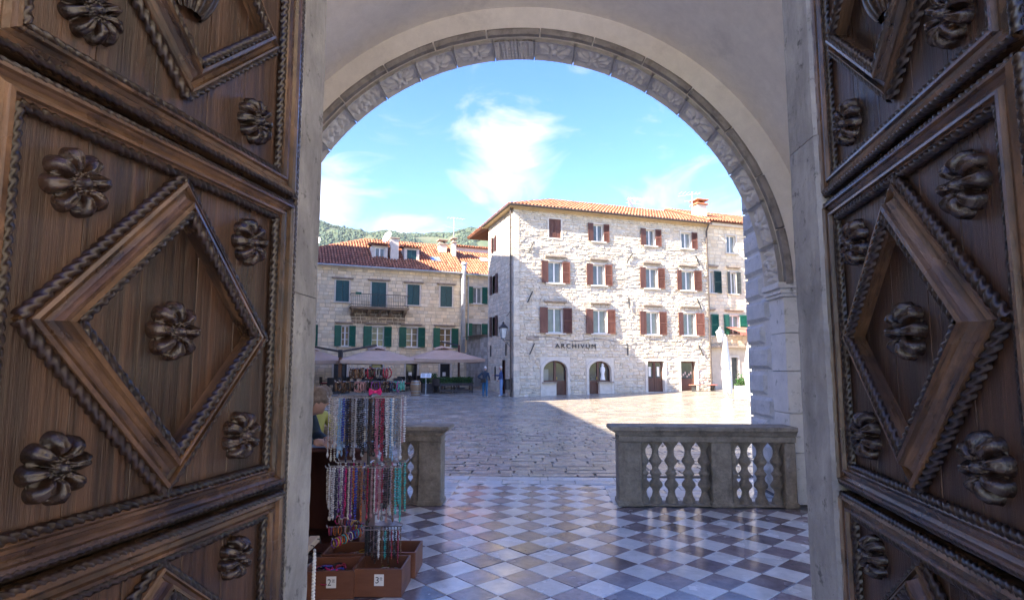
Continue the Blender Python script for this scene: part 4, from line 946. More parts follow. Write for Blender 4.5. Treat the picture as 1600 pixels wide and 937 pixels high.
# ---- the cafe house on the far left
LR = rad(90 - 68); LO = (-3.026, 45.796, 0.0)
def at_left(x, y, z): return (LO[0] + x * math.cos(LR) - y * math.sin(LR), LO[1] + x * math.sin(LR) + y * math.cos(LR), LO[2] + z)
def make_left():
    T = thing('cafe_house', 'long cream ashlar house with green shutters and a red tiled roof behind the parasols', 'building', LO, LR)
    X0, X1, Z1 = -16.0, -0.78, 9.10
    top = [(-13.4, -12.45, 6.52, 8.08), (-10.65, -9.71, 6.52, 8.08), (-8.08, -7.0, 6.17, 8.09), (-5.39, -4.44, 6.48, 8.05), (-2.79, -1.84, 6.45, 8.06)]
    low = [(-13.1, -12.2, (-13.6, -11.8)), (-10.18, -9.62, (-10.65, -9.16)), (-8.0, -7.09, (-8.6, -6.53)), (-5.42, -4.51, (-5.96, -3.97)), (-2.80, -1.86, (-3.32, -1.31))]
    gd = [(-10.62, -9.72, 0.5, 1.95), (-7.96, -7.14, 0.28, 2.0), (-5.40, -4.52, 0.28, 2.0), (-2.74, -1.93, 0.28, 2.0)]
    holes = [(a - .1, b + .1, c - .1, d + .1) for a, b, c, d in top] + [(a - .1, b + .1, 3.17, 4.83) for a, b, _ in low] + [(a - .14, b + .14, c - .4, d + .14) for a, b, c, d in gd]
    core = list(top) + [(a, b, 3.27, 4.73) for a, b, _ in low] + [(a, b, c, d) for a, b, c, d in gd]
    w = wall_back(X0, X1, 0, Z1, core).build('front_wall', 'mortar_left', T)
    tag(masonry(X0, X1, 0.1, Z1, holes, (0.22, 0.32), (0.30, 0.66), (0.012, 0.035), 0.007, tone_warm, 31, 0.004, 0.006).build('wall_stones', 'wall_left', w), kind='stuff')
    m = MB()
    for q in (((X1, 0, 0), (X1, 9, 0), (X1, 9, Z1), (X1, 0, Z1)), ((X1, 9, 0), (X0, 9, 0), (X0, 9, Z1), (X1, 9, Z1)), ((X0, 9, 0), (X0, 0, 0), (X0, 0, Z1), (X0, 9, Z1))): m.quad(*q)
    m.build('rear_wall', 'mortar_left', T)
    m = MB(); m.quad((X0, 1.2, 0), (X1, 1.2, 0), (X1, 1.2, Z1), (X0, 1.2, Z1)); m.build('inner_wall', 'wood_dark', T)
    e = 0.35; ze = Z1 + 0.08; rz = 12.30
    roof_face(T, [(X0 - .3, -e, ze), (X1, -e, ze), (X1, 4.5, rz), (-8.0, 4.5, rz)], 8)
    roof_face(T, [(X0 - .3, 9.3, ze), (X0 - .3, -e, ze), (-8.0, 4.5, rz)], 9)
    roof_face(T, [(X1, 9.3, ze), (X0 - .3, 9.3, ze), (-8.0, 4.5, rz), (X1, 4.5, rz)], 10)
    B('eave', 'trim_stone', T, (X0 - .2, X1, -0.22, 0.1, Z1 - 0.10, Z1 + 0.03))
    m = MB(); m.tube([(X0, -e - .06, ze - .04), (X1, -e - .06, ze - .06)], 0.07, 8); m.build('gutter', 'zinc_dull', T)
    for i, (a, b, c, d) in enumerate(top):
        window(T, a, b, c, d, closed='shutter_teal', sill=(i != 2), lintel=(a - .3, b + .3, d + 0.13))
    for i, (a, b, (s0, s1)) in enumerate(low):
        window(T, a, b, 3.27, 4.73, 'white_frame', 'pane_warm', 'shutter_green', ((s0, a), (b, s1)), 3, True, (a - .45, b + .3, 4.93), open_a=0.05)
    for i, (a, b, c, d) in enumerate(gd):
        m = MB(); o = 0.13
        m.box(a - o, a, -0.05, 0.3, 0.1, d + o); m.box(b, b + o, -0.05, 0.3, 0.1, d + o); m.box(a, b, -0.05, 0.3, d, d + o); w = m.build('doorway', 'trim_stone', T)
        m = MB(); m.box(a, a + .07, .16, .21, c, d); m.box(b - .07, b, .16, .21, c, d); m.box(a + .07, b - .07, .16, .21, d - .08, d); m.box(a + .07, b - .07, .16, .21, c, c + .3); m.build('door', 'wood_dark', w)
        B('pane', 'pane_dark', w, (a + .06, b - .06, .185, .192, c + .25, d - .05))
        if i > 1: B('notice_card', 'card_white', w, (a + .25, a + .5, .175, .182, 1.05, 1.35))
    # balcony on stone brackets
    bx0, bx1, by = -9.66, -5.41, -0.95
    bal = B('balcony', 'stain_stone', T, (bx0, bx1, by, -0.02, 6.02, 6.14), (bx0 + .05, bx1 - .05, by + .05, -0.02, 5.94, 6.02))
    for x in (-9.45, -8.3, -7.5, -6.7, -5.65):
        m = MB(); m.poly([(x - .1, -0.03, 5.94), (x - .1, by + .15, 5.94), (x - .1, by + .25, 5.82), (x - .1, -0.3, 5.62), (x - .1, -0.03, 5.45)]); m.poly([(x + .1, -0.03, 5.45), (x + .1, -0.3, 5.62), (x + .1, by + .25, 5.82), (x + .1, by + .15, 5.94), (x + .1, -0.03, 5.94)])
        P5 = [(-0.03, 5.94), (by + .15, 5.94), (by + .25, 5.82), (-0.3, 5.62), (-0.03, 5.45)]
        for i in range(5): j = (i + 1) % 5; m.quad((x - .1, *P5[i]), (x + .1, *P5[i]), (x + .1, *P5[j]), (x - .1, *P5[j]))
        m.build('bracket', 'stain_stone', bal)
    m = MB()
    for z in (6.24, 7.02): m.box(bx0, bx1, by, by + .03, z, z + .04); m.box(bx0, bx0 + .03, by + .03, 0, z, z + .04); m.box(bx1 - .03, bx1, by + .03, 0, z, z + .04)
    x = bx0 + .06
    while x < bx1 - 0.05: m.box(x, x + .018, by + .005, by + .023, 6.14, 7.02); x += 0.13
    m.build('balcony_railing', 'iron', bal); B('planter', 'shutter_green', bal, (-9.35, -8.95, by - .15, by - .002, 6.98, 7.14))
    # water stain on the wall below the balcony: darker stones
    tag(masonry(-9.5, -5.5, 4.9, 5.94, [(a - .1, b + .1, 3.17, 5.06) for a, b, _ in low], (0.22, 0.3), (0.3, 0.6), (0.036, 0.046), 0.008, lambda r, x, z: (lambda t: (t, t * .97, t * .92))(r.uniform(.7, 1.3)), 33, 0.004, 0.004).build('stained_stones', 'stain_stone', bal), kind='stuff')
    # dormers
    for a, b, win, lab in ((-7.95, -6.75, 'white', 0), (-5.45, -4.25, 'green', 1)):
        y0 = 1.15; m = MB(); z0 = 9.95; z1 = 11.15
        m.box(a, a + .22, y0, 4.0, z0 - .4, z1); m.box(b - .22, b, y0, 4.0, z0 - .4, z1); m.box(a + .22, b - .22, y0, y0 + .2, z0 - .5, z0 + .08); m.box(a + .22, b - .22, y0, y0 + .2, z1 - .16, z1); m.box(a + .22, b - .22, y0 + 1.0, y0 + 1.1, z0, z1)
        d = m.build('dormer', 'trim_stone', T)
        roof_face(d, [(a - .15, y0 - .15, z1 + .02), (b + .15, y0 - .15, z1 + .02), (b + .15, 4.2, z1 + .75), (a - .15, 4.2, z1 + .75)], 14 + lab, 'dormer_roof')
        x0, x1 = a + .22, b - .22; mx = (x0 + x1) / 2
        if win == 'white':
            m = MB(); f = .07
            m.box(x0, x0 + f, y0 + .1, y0 + .15, z0 + .08, z1 - .16); m.box(x1 - f, x1, y0 + .1, y0 + .15, z0 + .08, z1 - .16); m.box(mx - .05, mx + .05, y0 + .1, y0 + .15, z0 + .08, z1 - .16); m.box(x0 + f, x1 - f, y0 + .101, y0 + .149, z1 - .24, z1 - .161); m.build('dormer_window', 'white_frame', d)
            B('dormer_pane', 'pane_grey', d, (x0, x1, y0 + .12, y0 + .125, z0 + .08, z1 - .16))
        else:
            for q0, q1 in ((x0, mx - .006), (mx + .006, x1)): obj('dormer_shutter', shutter_mesh(q1 - q0, z1 - .16 - z0 - .08, 'shutter_teal', True), d, (q0, y0 + .04, z0 + .08))
    def chimney(a, b, y0, y1, z0, z1, cap):
        m = MB(); m.cbox(a, b, y0, y1, z0, z1, b=.02); c = m.build('chimney', 'trim_stone', T)
        m = MB(); m.cbox(a - .08, b + .08, y0 - .08, y1 + .08, z1, z1 + .1, b=.02)
        if cap:
            for x in (a + .05, b - .17): m.box(x, x + .12, y0 + .05, y1 - .05, z1 + .1, z1 + .36)
            m.cbox(a - .1, b + .1, y0 - .1, y1 + .1, z1 + .36, z1 + .46, b=.02)
        m.build('chimney_cap', 'lintel_stone', c); return c
    chimney(-6.55, -5.92, 1.0, 1.6, 9.6, 11.75, False); chimney(-1.15, -0.55 + -0.3, 2.3, 2.95, 10.4, 12.1, True); chimney(-2.15, -1.5, 2.9, 3.5, 10.6, 12.0, True)
    # roof window
    m = MB(); sl = (rz - ze) / (4.5 + e); zz = lambda y: ze + (y + e) * sl + .12
    m.quad((-3.2, 1.15, zz(1.15)), (-2.5, 1.15, zz(1.15)), (-2.5, 1.75, zz(1.75)), (-3.2, 1.75, zz(1.75))); rw = m.build('roof_window', 'glass_sky', T)
    m = MB()
    for a, b, c, d in ((-3.27, -3.2, 1.08, 1.82), (-2.5, -2.43, 1.08, 1.82), (-3.2, -2.5, 1.08, 1.15), (-3.2, -2.5, 1.75, 1.82)):
        m.poly([(a, c, zz(c) + .02), (b, c, zz(c) + .02), (b, d, zz(d) + .02), (a, d, zz(d) + .02)])
    m.build('roof_window_frame', 'lintel_stone', rw)
    # shiny flue and drainpipe at the end of the front
    m = MB(); m.tube([(-1.0, -0.30, 2.9), (-1.0, -0.30, 9.0), (-1.0, -0.48, 9.5), (-1.0, -0.48, 9.72)], 0.17, 14); m.tube([(-1.0, -0.48, 9.74), (-1.0, -0.48, 9.95)], 0.23, 14)
    for z in (3.9, 5.1, 6.3, 7.5, 8.6): m.tube([(-1.0, -0.30, z), (-1.0, -0.30, z + .05)], 0.185, 14)
    m.build('flue_pipe', 'zinc', T, True)
pm('zinc_dull', (0.36, 0.37, 0.37), (0.5, 0.5, 0.49), 3, 0.5, metal=0.2)
pm('glass_sky', (0.16, 0.30, 0.48), (0.24, 0.40, 0.58), 2, 0.05, spec=0.8)
make_left()
def make_annex():
    T = thing('narrow_house', 'narrow cream house with green shutters squeezed between the flue and the corner house', 'building', LO, LR)
    X0, X1, Z1 = -0.76, 4.2, 9.1; y = 0.25
    wins = [(-0.06, 0.73, 6.84, 8.14, (-0.46, 1.18), 'white_frame'), (-0.09, 0.71, 3.93, 5.19, (-0.60, 1.20), 'shutter_grey')]
    core = [q[:4] for q in wins] + [(-0.24, 0.36, 0.2, 2.3)]
    holes = [(a - .1, b + .1, c - .1, d + .1) for a, b, c, d in core]
    root = obj('front_wall', wall_back(X0, X1, 0, Z1, core).mesh('front_wall', 'annex_plaster'), T, (0, y, 0))
    tag(masonry(X0, X1, 5.6, Z1, holes, (0.2, 0.32), (0.3, 0.6), (0.006, 0.02), 0.008, tone_warm, 41, 0.006, 0.005).build('wall_stones', 'wall_left', root), kind='stuff')
    for a, b, c, d, s, fr in wins:
        w = window(T, a, b, c, d, fr, 'pane_grey', 'shutter_green', ((s[0], a), (b, s[1])), 1, True, None, open_a=0.12); w.location = (0, y, 0)
    B('door', 'pane_dark', T, (-0.24, 0.36, y + .15, y + .2, 0.2, 2.3))
    m = MB()
    for q in (((X1, y, 0), (X1, 9, 0), (X1, 9, Z1), (X1, y, Z1)), ((X1, 9, 0), (X0, 9, 0), (X0, 9, Z1), (X1, 9, Z1))): m.quad(*q)
    m.quad((X0, 1.2, 0), (X1, 1.2, 0), (X1, 1.2, Z1), (X0, 1.2, Z1)); m.build('rear_wall', 'annex_plaster', T)
    ze = Z1 + 0.06
    roof_face(T, [(X0 - .01, y - .35, ze), (X1, y - .35, ze), (X1, 4.5, 12.1), (X0 - .01, 4.5, 12.1)], 12)
    B('raised_ridge', 'trim_stone', T, (-0.6, 3.6, 3.9, 5.2, 11.2, 12.15)); roof_face(T, [(-0.7, 3.75, 12.17), (3.8, 3.75, 12.17), (3.8, 5.2, 12.55), (-0.7, 5.2, 12.55)], 13, 'ridge_roof')
    m = MB(); m.tube([(X0, y - .4, ze - .03), (X1, y - .4, ze - .03)], 0.06, 8); m.build('gutter', 'zinc_dull', T)
    m = MB(); m.tube([(-0.45, y - .12, 9.0), (-0.45, y - .12, 2.9)], 0.05, 8); m.build('drainpipe', 'zinc_dull', T)
    m = MB(); sl = (12.1 - ze) / (4.5 - y + .35); zz = lambda q: ze + (q - y + .35) * sl + .12
    m.quad((1.3, 2.2, zz(2.2)), (2.0, 2.2, zz(2.2)), (2.0, 2.8, zz(2.8)), (1.3, 2.8, zz(2.8))); m.build('roof_window', 'white_paint', T)
    B('door_canopy', 'white_paint', T, (-0.75, 0.55, y - 1.2, y - .01, 2.62, 2.85)); B('canopy_trim', 'zinc_dull', T, (-0.76, 0.56, y - 1.21, y - .005, 2.85, 2.89))
make_annex()
def make_lane_wall():
    T = thing('lane_wall', 'low grey stone wall with rounded end and arched niche beside the corner house', 'wall', (-1.35, 41.6, 0.28), LR)
    pts = [(1.6, 0.0)] + [(0.0 - 0.75 * math.sin(t), 0.75 - 0.75 * math.cos(t)) for t in [math.pi / 2 * i / 8 for i in range(9)]] + [(-0.75, 4.0)]
    m = MB(); r = random.Random(6)
    z = 0
    while z < 3.5:
        h = r.uniform(.24, .34)
        for (a, b), (c, d) in zip(pts[:-1], pts[1:]):
            L = math.hypot(c - a, d - b); k = max(1, int(L / .5))
            for i in range(k):
                p = (a + (c - a) * i / k, b + (d - b) * i / k); q = (a + (c - a) * (i + 1) / k, b + (d - b) * (i + 1) / k); t = r.uniform(.75, 1.15)
                m.quad((*p, z + .008), (*q, z + .008), (*q, z + h - .008), (*p, z + h - .008), (t, t, t))
        z += h
    for (a, b), (c, d) in zip(pts[:-1], pts[1:]): m.quad((a + .02, b + .02, 0), (c + .02, d + .02, 0), (c + .02, d + .02, z), (a + .02, b + .02, z), (.7, .7, .7))
    tag(m.build('wall_stones', 'grey_wall', T), kind='stuff')
    m = MB()
    for (a, b), (c, d) in zip(pts[:-1], pts[1:]):
        n1 = Vector((b - d, c - a, 0)).normalized() * -0.12
        m.quad((a + n1.x, b + n1.y, z), (c + n1.x, d + n1.y, z), (c + n1.x, d + n1.y, z + .22), (a + n1.x, b + n1.y, z + .22)); m.quad((a + n1.x, b + n1.y, z + .22), (c + n1.x, d + n1.y, z + .22), (c - n1.x * 3, d - n1.y * 3, z + .22), (a - n1.x * 3, b - n1.y * 3, z + .22))
    m.build('coping', 'grey_coping', T)
    m = MB(); arc = [(0.15 + 0.4 + 0.4 * math.cos(t), 1.75 + 0.4 * math.sin(t)) for t in [math.pi * i / 10 for i in range(11)]]; m.poly([(x, -0.012, q) for x, q in arc] + [(0.15, -0.012, 0.1), (0.95, -0.012, 0.1)]); m.build('niche', 'pane_dark', T)
pm('grey_coping', (0.22, 0.215, 0.20), (0.34, 0.33, 0.31), 3, 0.95, 0.6, 18)
make_lane_wall()

def make_right():
    T = thing('end_house', 'tall cream house with green and grey shutters behind the folded white parasols', 'building', at_archive(0, 0.5, 0), AR)
    X0, X1, Z1 = 13.5, 24.0, 11.3
    wins = [(15.42, 16.2, 9.44, 10.63, None, None), (13.95, 14.3, 6.65, 8.08, 'shutter_dgreen', ((14.3, 14.85),)), (15.55, 16.1, 6.66, 8.10, 'shutter_grey', ((15.35, 15.55), (16.1, 16.45))), (13.62, 13.95, 3.81, 5.18, 'shutter_green', ((13.95, 14.51),)), (15.38, 16.25, 3.90, 5.18, 'shutter_green', ((14.95, 15.38), (16.25, 16.84))),
            (18.4, 19.2, 9.44, 10.63, None, None), (18.4, 19.2, 6.66, 8.1, 'shutter_green', ((17.9, 18.4), (19.2, 19.7))), (18.4, 19.2, 3.9, 5.18, 'shutter_green', ((17.9, 18.4), (19.2, 19.7)))]
    core = [q[:4] for q in wins] + [(15.45, 16.0, 0.28, 2.37)]
    holes = [(a - .1, b + .1, c - .1, d + .1) for a, b, c, d in core]
    w = wall_back(X0, X1, 0, Z1, core).build('front_wall', 'annex_plaster', T)
    tag(masonry(X0, X1, 3.3, Z1, holes, (0.2, 0.3), (0.3, 0.6), (0.006, 0.03), 0.007, tone_pale, 51, 0.008, 0.008).build('wall_stones', 'wall_left', w), kind='stuff')
    for a, b, c, d, s, sx in wins: window(T, a, b, c, d, 'white_frame', 'pane_grey', s, sx, 1, True, (a - .3, b + .3, d + .3) if d < 9 else None, open_a=0.05)
    dr = B('door', 'shutter_grey', T, (15.45, 16.0, .12, .17, .28, 2.37)); B('door_frame', 'trim_stone', dr, (15.33, 15.45, -.05, .2, .1, 2.5), (16.0, 16.12, -.05, .2, .1, 2.5), (15.45, 16.0, -.05, .2, 2.37, 2.5))
    m = MB()
    for q in (((X1, 0, 0), (X1, 9, 0), (X1, 9, Z1), (X1, 0, Z1)), ((X1, 9, 0), (X0, 9, 0), (X0, 9, Z1), (X1, 9, Z1)), ((X0, 9, 0), (X0, 0, 0), (X0, 0, Z1), (X0, 9, Z1)), ((X0, 1.2, 0), (X1, 1.2, 0), (X1, 1.2, Z1), (X0, 1.2, Z1))): m.quad(*q)
    m.build('rear_wall', 'annex_plaster', T)
    B('ledge', 'lintel_stone', T, (X0 + .1, X1, -0.35, -0.0, 3.0, 3.14)); B('cornice', 'trim_stone', T, (X0, X1, -0.25, .1, Z1 - .1, Z1 + .08))
    ze = Z1 + 0.12; roof_face(T, [(X0 + .2, -.45, ze), (X1, -.45, ze), (X1, 4.5, 13.5), (X0 + .2, 4.5, 13.5)], 17); roof_face(T, [(X1, 9.3, ze), (X0 + .2, 9.3, ze), (X0 + .2, 4.5, 13.5), (X1, 4.5, 13.5)], 18)
    m = MB(); m.cbox(13.9, 14.65, .9, 1.6, 11.5, 12.9, b=.02); c = m.build('chimney', 'trim_stone', T)
    m = MB(); m.cbox(13.8, 14.75, .8, 1.7, 12.9, 13.0, b=.02)
    for x in (13.95, 14.4): m.box(x, x + .18, 1.0, 1.5, 13.0, 13.2)
    m.cbox(13.78, 14.77, .78, 1.72, 13.2, 13.3, b=.02); m.build('chimney_cap', 'terracotta', c)
    m = MB(); m.poly([(15.0, -0.36, 4.35), (18.0, -1.6, 3.9), (18.0, -0.05, 4.35)]); m.poly([(15.0, -0.05, 4.4), (15.0, -1.5, 3.95), (18.0, -1.5, 3.95), (18.0, -0.05, 4.4)]); m.poly([(15.0, -1.5, 3.95), (15.0, -1.5, 3.78), (18.0, -1.5, 3.78), (18.0, -1.5, 3.95)]); m.build('awning', 'awning_red', T)
pm('awning_red', (0.50, 0.15, 0.10), (0.6, 0.2, 0.14), 3, 0.8); pm('shutter_dgreen', (0.012, 0.035, 0.028), (0.02, 0.05, 0.04), 5, 0.5)
make_right()

# ---- unseen houses out of the frame, placed and sized to throw shade over the square
def shade_house(name, label, a, b, back, h, hr, seed):
    """a house whose front eave runs from a to b (ground points), its body lying to the left of that line"""
    A, Bv = Vector((*a, 0)), Vector((*b, 0)); L = (Bv - A).length; d = (Bv - A) / L; T = thing(name, label, 'building', (A.x, A.y, 0), math.atan2(d.y, d.x), 'unseen houses shading the square')
    m = MB()
    for q in (((0, 0, 0), (L, 0, 0), (L, 0, h), (0, 0, h)), ((L, 0, 0), (L, back, 0), (L, back, h), (L, 0, h)), ((L, back, 0), (0, back, 0), (0, back, h), (L, back, h)), ((0, back, 0), (0, 0, 0), (0, 0, h), (0, back, h))): m.quad(*q)
    m.build('wall', 'annex_plaster', T)
    m = MB(); P = [(0, 0, h), (L, 0, h), (L, back, h), (0, back, h)]; q = min(back, L) * .45; R1, R2 = (q, back / 2, h + hr), (L - q, back / 2, h + hr)
    m.poly([P[0], P[1], R2, R1]); m.poly([P[2], P[3], R1, R2]); m.poly([P[1], P[2], R2]); m.poly([P[3], P[0], R1]); m.build('roof', 'terracotta', T)
    x = 1.2; r = random.Random(seed)
    while x < L - 1.5:
        z = 1.0
        while z < h - 2:
            w = B('window', 'white_frame', T, (x, x + .9, -.04, .02, z, z + 1.4)); B('pane', 'pane_dark', w, (x + .08, x + .82, -.05, -.042, z + .08, z + 1.32)); z += 2.9
        x += 2.6
shade_house('shading_house', 'tall unseen house past the left door, shaped to shade the square', (-10.45, 22.1), (-11.0, 30.8), 9, 16.5, 0.6, 1)
shade_house('shading_house', 'low unseen house next to the cathedral porch, shaped to shade the square', (-11.3, 0.5), (-12.55, 20.0), 9, 11.0, 1.0, 2)
shade_house('shading_house', 'tall unseen house at the square corner, shaped to shade the cafe house', (-27.5, 32.7), (-15.6, 37.6), 4, 17.0, 0.4, 3)

shade_house('shading_house', 'unseen house beside the cafe terrace, added to shade the lane wall', (-14.9, 30.9), (-15.5, 37.2), 6, 16.0, 0.5, 4)
# ---- wooded hill behind the roofs
def make_hill():
    prof = [(-900, 330), (-400, 250), (-330, 236), (-304, 226), (-283, 222), (-245, 213), (-226, 205), (-193, 209), (-161, 208), (-133, 204), (-99, 200), (-61, 207), (-39, 204), (60, 190), (300, 200), (900, 300)]
    def ridge(x):
        for (a, b), (c, d) in zip(prof[:-1], prof[1:]):
            if a <= x <= c: return b + (d - b) * smooth01((x - a) / (c - a))
        return 300
    H = lambda x, y: (ridge(x * 900 / max(y, 1)) * smooth01((y - 380) / 520) * (1 if y <= 900 else 1 - (y - 900) / 900) + 14 * mnoise.noise(Vector((x / 90, y / 90, 1)))*smooth01((y-400)/200)*(1 if y<860 else .2))
    m = MB(); xs = [-900 + 1800 * i / 90 for i in range(91)]; ys = [380 + 820 * j / 40 for j in range(41)]
    m.v = [(x, y, H(x, y)) for x in xs for y in ys]
    for i in range(90):
        for j in range(40): a = i * 41 + j; m.face((a, a + 41, a + 42, a + 1))
    hill = m.build('hill', 'hill_ground', None, True); tag(hill, 'wooded green hill rising behind the red tiled roofs', kind='structure')
    r = random.Random(12); m = MB(); n = 0
    while n < 15000:
        y = r.uniform(560, 940); x = r.uniform(-0.42 * y, 0.02 * y)
        if mnoise.noise(Vector((x / 45, y / 60, 4))) < -0.28: continue
        z = H(x, y); s = r.uniform(1.0, 2.3); t = r.uniform(.65, 1.3); w = r.uniform(-.12, .15); base = len(m.v)
        m.ball((x, y, z + s * .5), s, 6, 4, (t * (1 + w), t, t * (1 - w)), (1, 1, r.uniform(.8, 1.3)))
        for i in range(base, len(m.v)): m.v[i] = tuple(c + r.uniform(-.22, .22) * s for c in m.v[i])
        n += 1
    tag(m.build('hill_trees', 'hill_leaf'), 'far wood of small trees covering the hillside', None, None, 'stuff')
make_hill()

# ------------------------------------------------------------------ street furniture of the square
def bar(m, a, b, r=0.02, n=6): m.tube([a, b], r, n)
def lantern(name, label, loc, rz, arm, big=1.0, glassm='lamp_glass'):
    T = thing(name, label, 'lantern', loc, rz, 'wall lanterns'); s = big
    m = MB(); m.tube([(0, 0, 0), (arm * .5, 0, 0.03), (arm, 0, 0)], 0.02, 6); m.tube([(0, 0, -0.35), (arm * .45, 0, -0.12), (arm, 0, -0.0)], 0.014, 6); m.tube([(arm, 0, 0), (arm, 0, .10 * s)], .025, 6); m.build('bracket', 'iron', T)
    m = MB(); z0 = 0.10 * s
    for k in range(4):
        a = math.pi / 4 + k * math.pi / 2; m.tube([(arm + .11 * s * math.cos(a), .11 * s * math.sin(a), z0), (arm + .19 * s * math.cos(a), .19 * s * math.sin(a), z0 + .42 * s)], .014, 4)
    m.lathe([(z0 - .03, .10 * s), (z0, .12 * s)], arm, 0, 4); m.lathe([(z0 + .42 * s, .21 * s), (z0 + .45 * s, .23 * s), (z0 + .58 * s, .10 * s), (z0 + .61 * s, .05 * s), (z0 + .66 * s, .06 * s), (z0 + .72 * s, .015)], arm, 0, 4); m.build('lantern_frame', 'iron' if glassm == 'lamp_glass' else 'zinc_dull', T)
    m = MB(); m.lathe([(z0, .105 * s), (z0 + .42 * s, .185 * s)], arm, 0, 4); m.build('lantern_glass', glassm, T)
pm('lamp_glass', (0.45, 0.50, 0.52), (0.6, 0.64, 0.65), 4, 0.1, spec=0.6)
pm('lamp_glass_white', (0.70, 0.70, 0.66), (0.8, 0.8, 0.76), 4, 0.15, spec=0.6)
lantern('wall_lantern', 'black wall lantern on the shaded side wall near the house corner', at_archive(-0.04, 0.55, 3.25), AR + math.pi, 0.42, 1.35)
lantern('wall_lantern', 'pale lantern on a bracket at the right end of the lettered house', at_archive(13.35, -0.08, 3.2), AR - math.pi / 2 + .5, 0.7, 1.35, 'lamp_glass_white')
T = thing('litter_bin', 'dark litter bin hung on the side wall at the house corner', 'bin', at_archive(-0.05, 0.30, 0.0), AR)
m = MB(); m.cbox(-0.36, -0.02, -0.17, 0.17, 0.45, 1.0, b=0.02); m.build('bin_body', 'iron', T)
m = MB(); m.cbox(-0.38, -0.01, -0.19, 0.19, 1.0, 1.05, b=0.012); m.build('bin_rim', 'planter_wood', T); B('bin_bracket', 'iron', T, (-0.03, 0.02, -0.05, 0.05, 0.3, 1.1))

def canopy_parasol(label, cx, cy, half, zt, ze, rz, arm_from=None):
    gz = ground_z(cy); T = thing('cantilever_parasol', label, 'parasol', (cx, cy, gz), rz, 'taupe cafe parasols')
    zt -= gz; ze -= gz; n = 10; m = MB()
    def ring(k, h):   # square ring at fraction k with slight sag between ribs
        pts = []
        for i in range(8):
            a = math.pi / 4 * i; c = max(abs(math.cos(a)), abs(math.sin(a))); sag = 0.06 * k if i % 2 == 0 else 0.0
            pts.append((half * k * math.cos(a) / c, half * k * math.sin(a) / c, h - sag * (k > .3)))
        return pts
    rings = [ring(.14, zt - .02), ring(.4, zt - .02 - (zt - ze) * .30), ring(.7, zt - .02 - (zt - ze) * .66), ring(1, ze)]
    for r in rings: m.v += r
    for i in range(3):
        for k in range(8): k2 = (k + 1) % 8; m.face((i * 8 + k, i * 8 + 8 + k, i * 8 + 8 + k2, i * 8 + k2))
    m.face(list(range(8))); m.build('canopy', 'taupe_cloth', T)
    m = MB(); a, b = ring(1.004, ze), [(x, y, z - .20) for x, y, z in ring(1.0, ze)]; m.v += a + b
    for k in range(8): k2 = (k + 1) % 8; m.face((k, 8 + k, 8 + k2, k2))
    m.build('valance', 'taupe_cloth', T)
    m = MB(); a = [(x, y, zt + .06 - .10 * (i % 2)) for i, (x, y, z) in enumerate(ring(.24, 0))]; m.v += a + [(0, 0, zt + .22)]
    for k in range(8): m.face((k, (k + 1) % 8, 8))
    m.build('vent_cap', 'taupe_cloth', T)
    for k in range(4):
        q = math.pi / 4 + math.pi / 2 * k; rr = half * 1.4; m = MB(); m.tube([(0, 0, zt - .18), (rr * math.cos(q) * .99, rr * math.sin(q) * .99, ze - .06)], .025, 5); m.build('rib', 'iron', T)
    m = MB(); m.tube([(0, 0, zt - .35), (0, 0, zt + .1)], .05, 8); m.build('hub', 'iron', T)
    if arm_from:
        p = Vector(arm_from) - Vector((cx, cy, gz)); p.rotate(Matrix.Rotation(-rz, 3, 'Z')); top = Vector((0, 0, zt + .32))
        m = MB(); m.tube([p + Vector((0, 0, arm_from[3] if len(arm_from) > 3 else 0)), top], .06, 6); m.build('arm', 'iron', T)
    return T
T1 = canopy_parasol('taupe canopy at the far left edge of the cafe terrace', -13.3, 38.0, 2.4, 2.85, 2.18, LR)
T2 = canopy_parasol('middle taupe canopy carried by the brown centre post', -8.85, 37.6, 2.45, 2.88, 2.16, LR)
T3 = canopy_parasol('right-hand taupe canopy in front of the shiny flue', -4.75, 39.0, 2.3, 2.95, 2.26, LR)
T = thing('parasol_mast', 'brown and grey mast with two arms holding the cafe canopies', 'mast', (-10.45, 35.2, ground_z(35.2)))
B('mast_post', 'post_wood', T, (-.09, .09, -.09, .09, .95, 2.15), b=.01); B('mast_sleeve', 'iron', T, (-.11, .11, -.11, .11, 0.0, .95), b=.01); B('mast_head', 'iron', T, (-.12, .12, -.12, .12, 2.15, 2.62), b=.01)
for tx, ty, tz in ((-13.3, 38.0, 3.05), (-8.85, 37.6, 3.08)):
    m = MB(); m.tube([(0, 0, 2.5), (tx + 10.45, ty - 35.2, tz - .1)], .07, 6); m.build('mast_arm', 'iron', T)
B('mast_foot', 'iron', T, (-.5, .5, -.5, .5, 0, .08), b=.01)
T = thing('parasol_mast', 'dark red post at the right end of the cafe terrace', 'mast', (-3.55, 38.6, ground_z(38.6)))
B('mast_post', 'post_red', T, (-.07, .07, -.07, .07, .08, 2.9), b=.01); B('mast_foot', 'iron', T, (-.4, .4, -.4, .4, 0, .08), b=.01)
m = MB(); m.tube([(0, 0, 2.85), (-1.25, .4, 3.15)], .05, 6); m.build('mast_arm', 'iron', T)

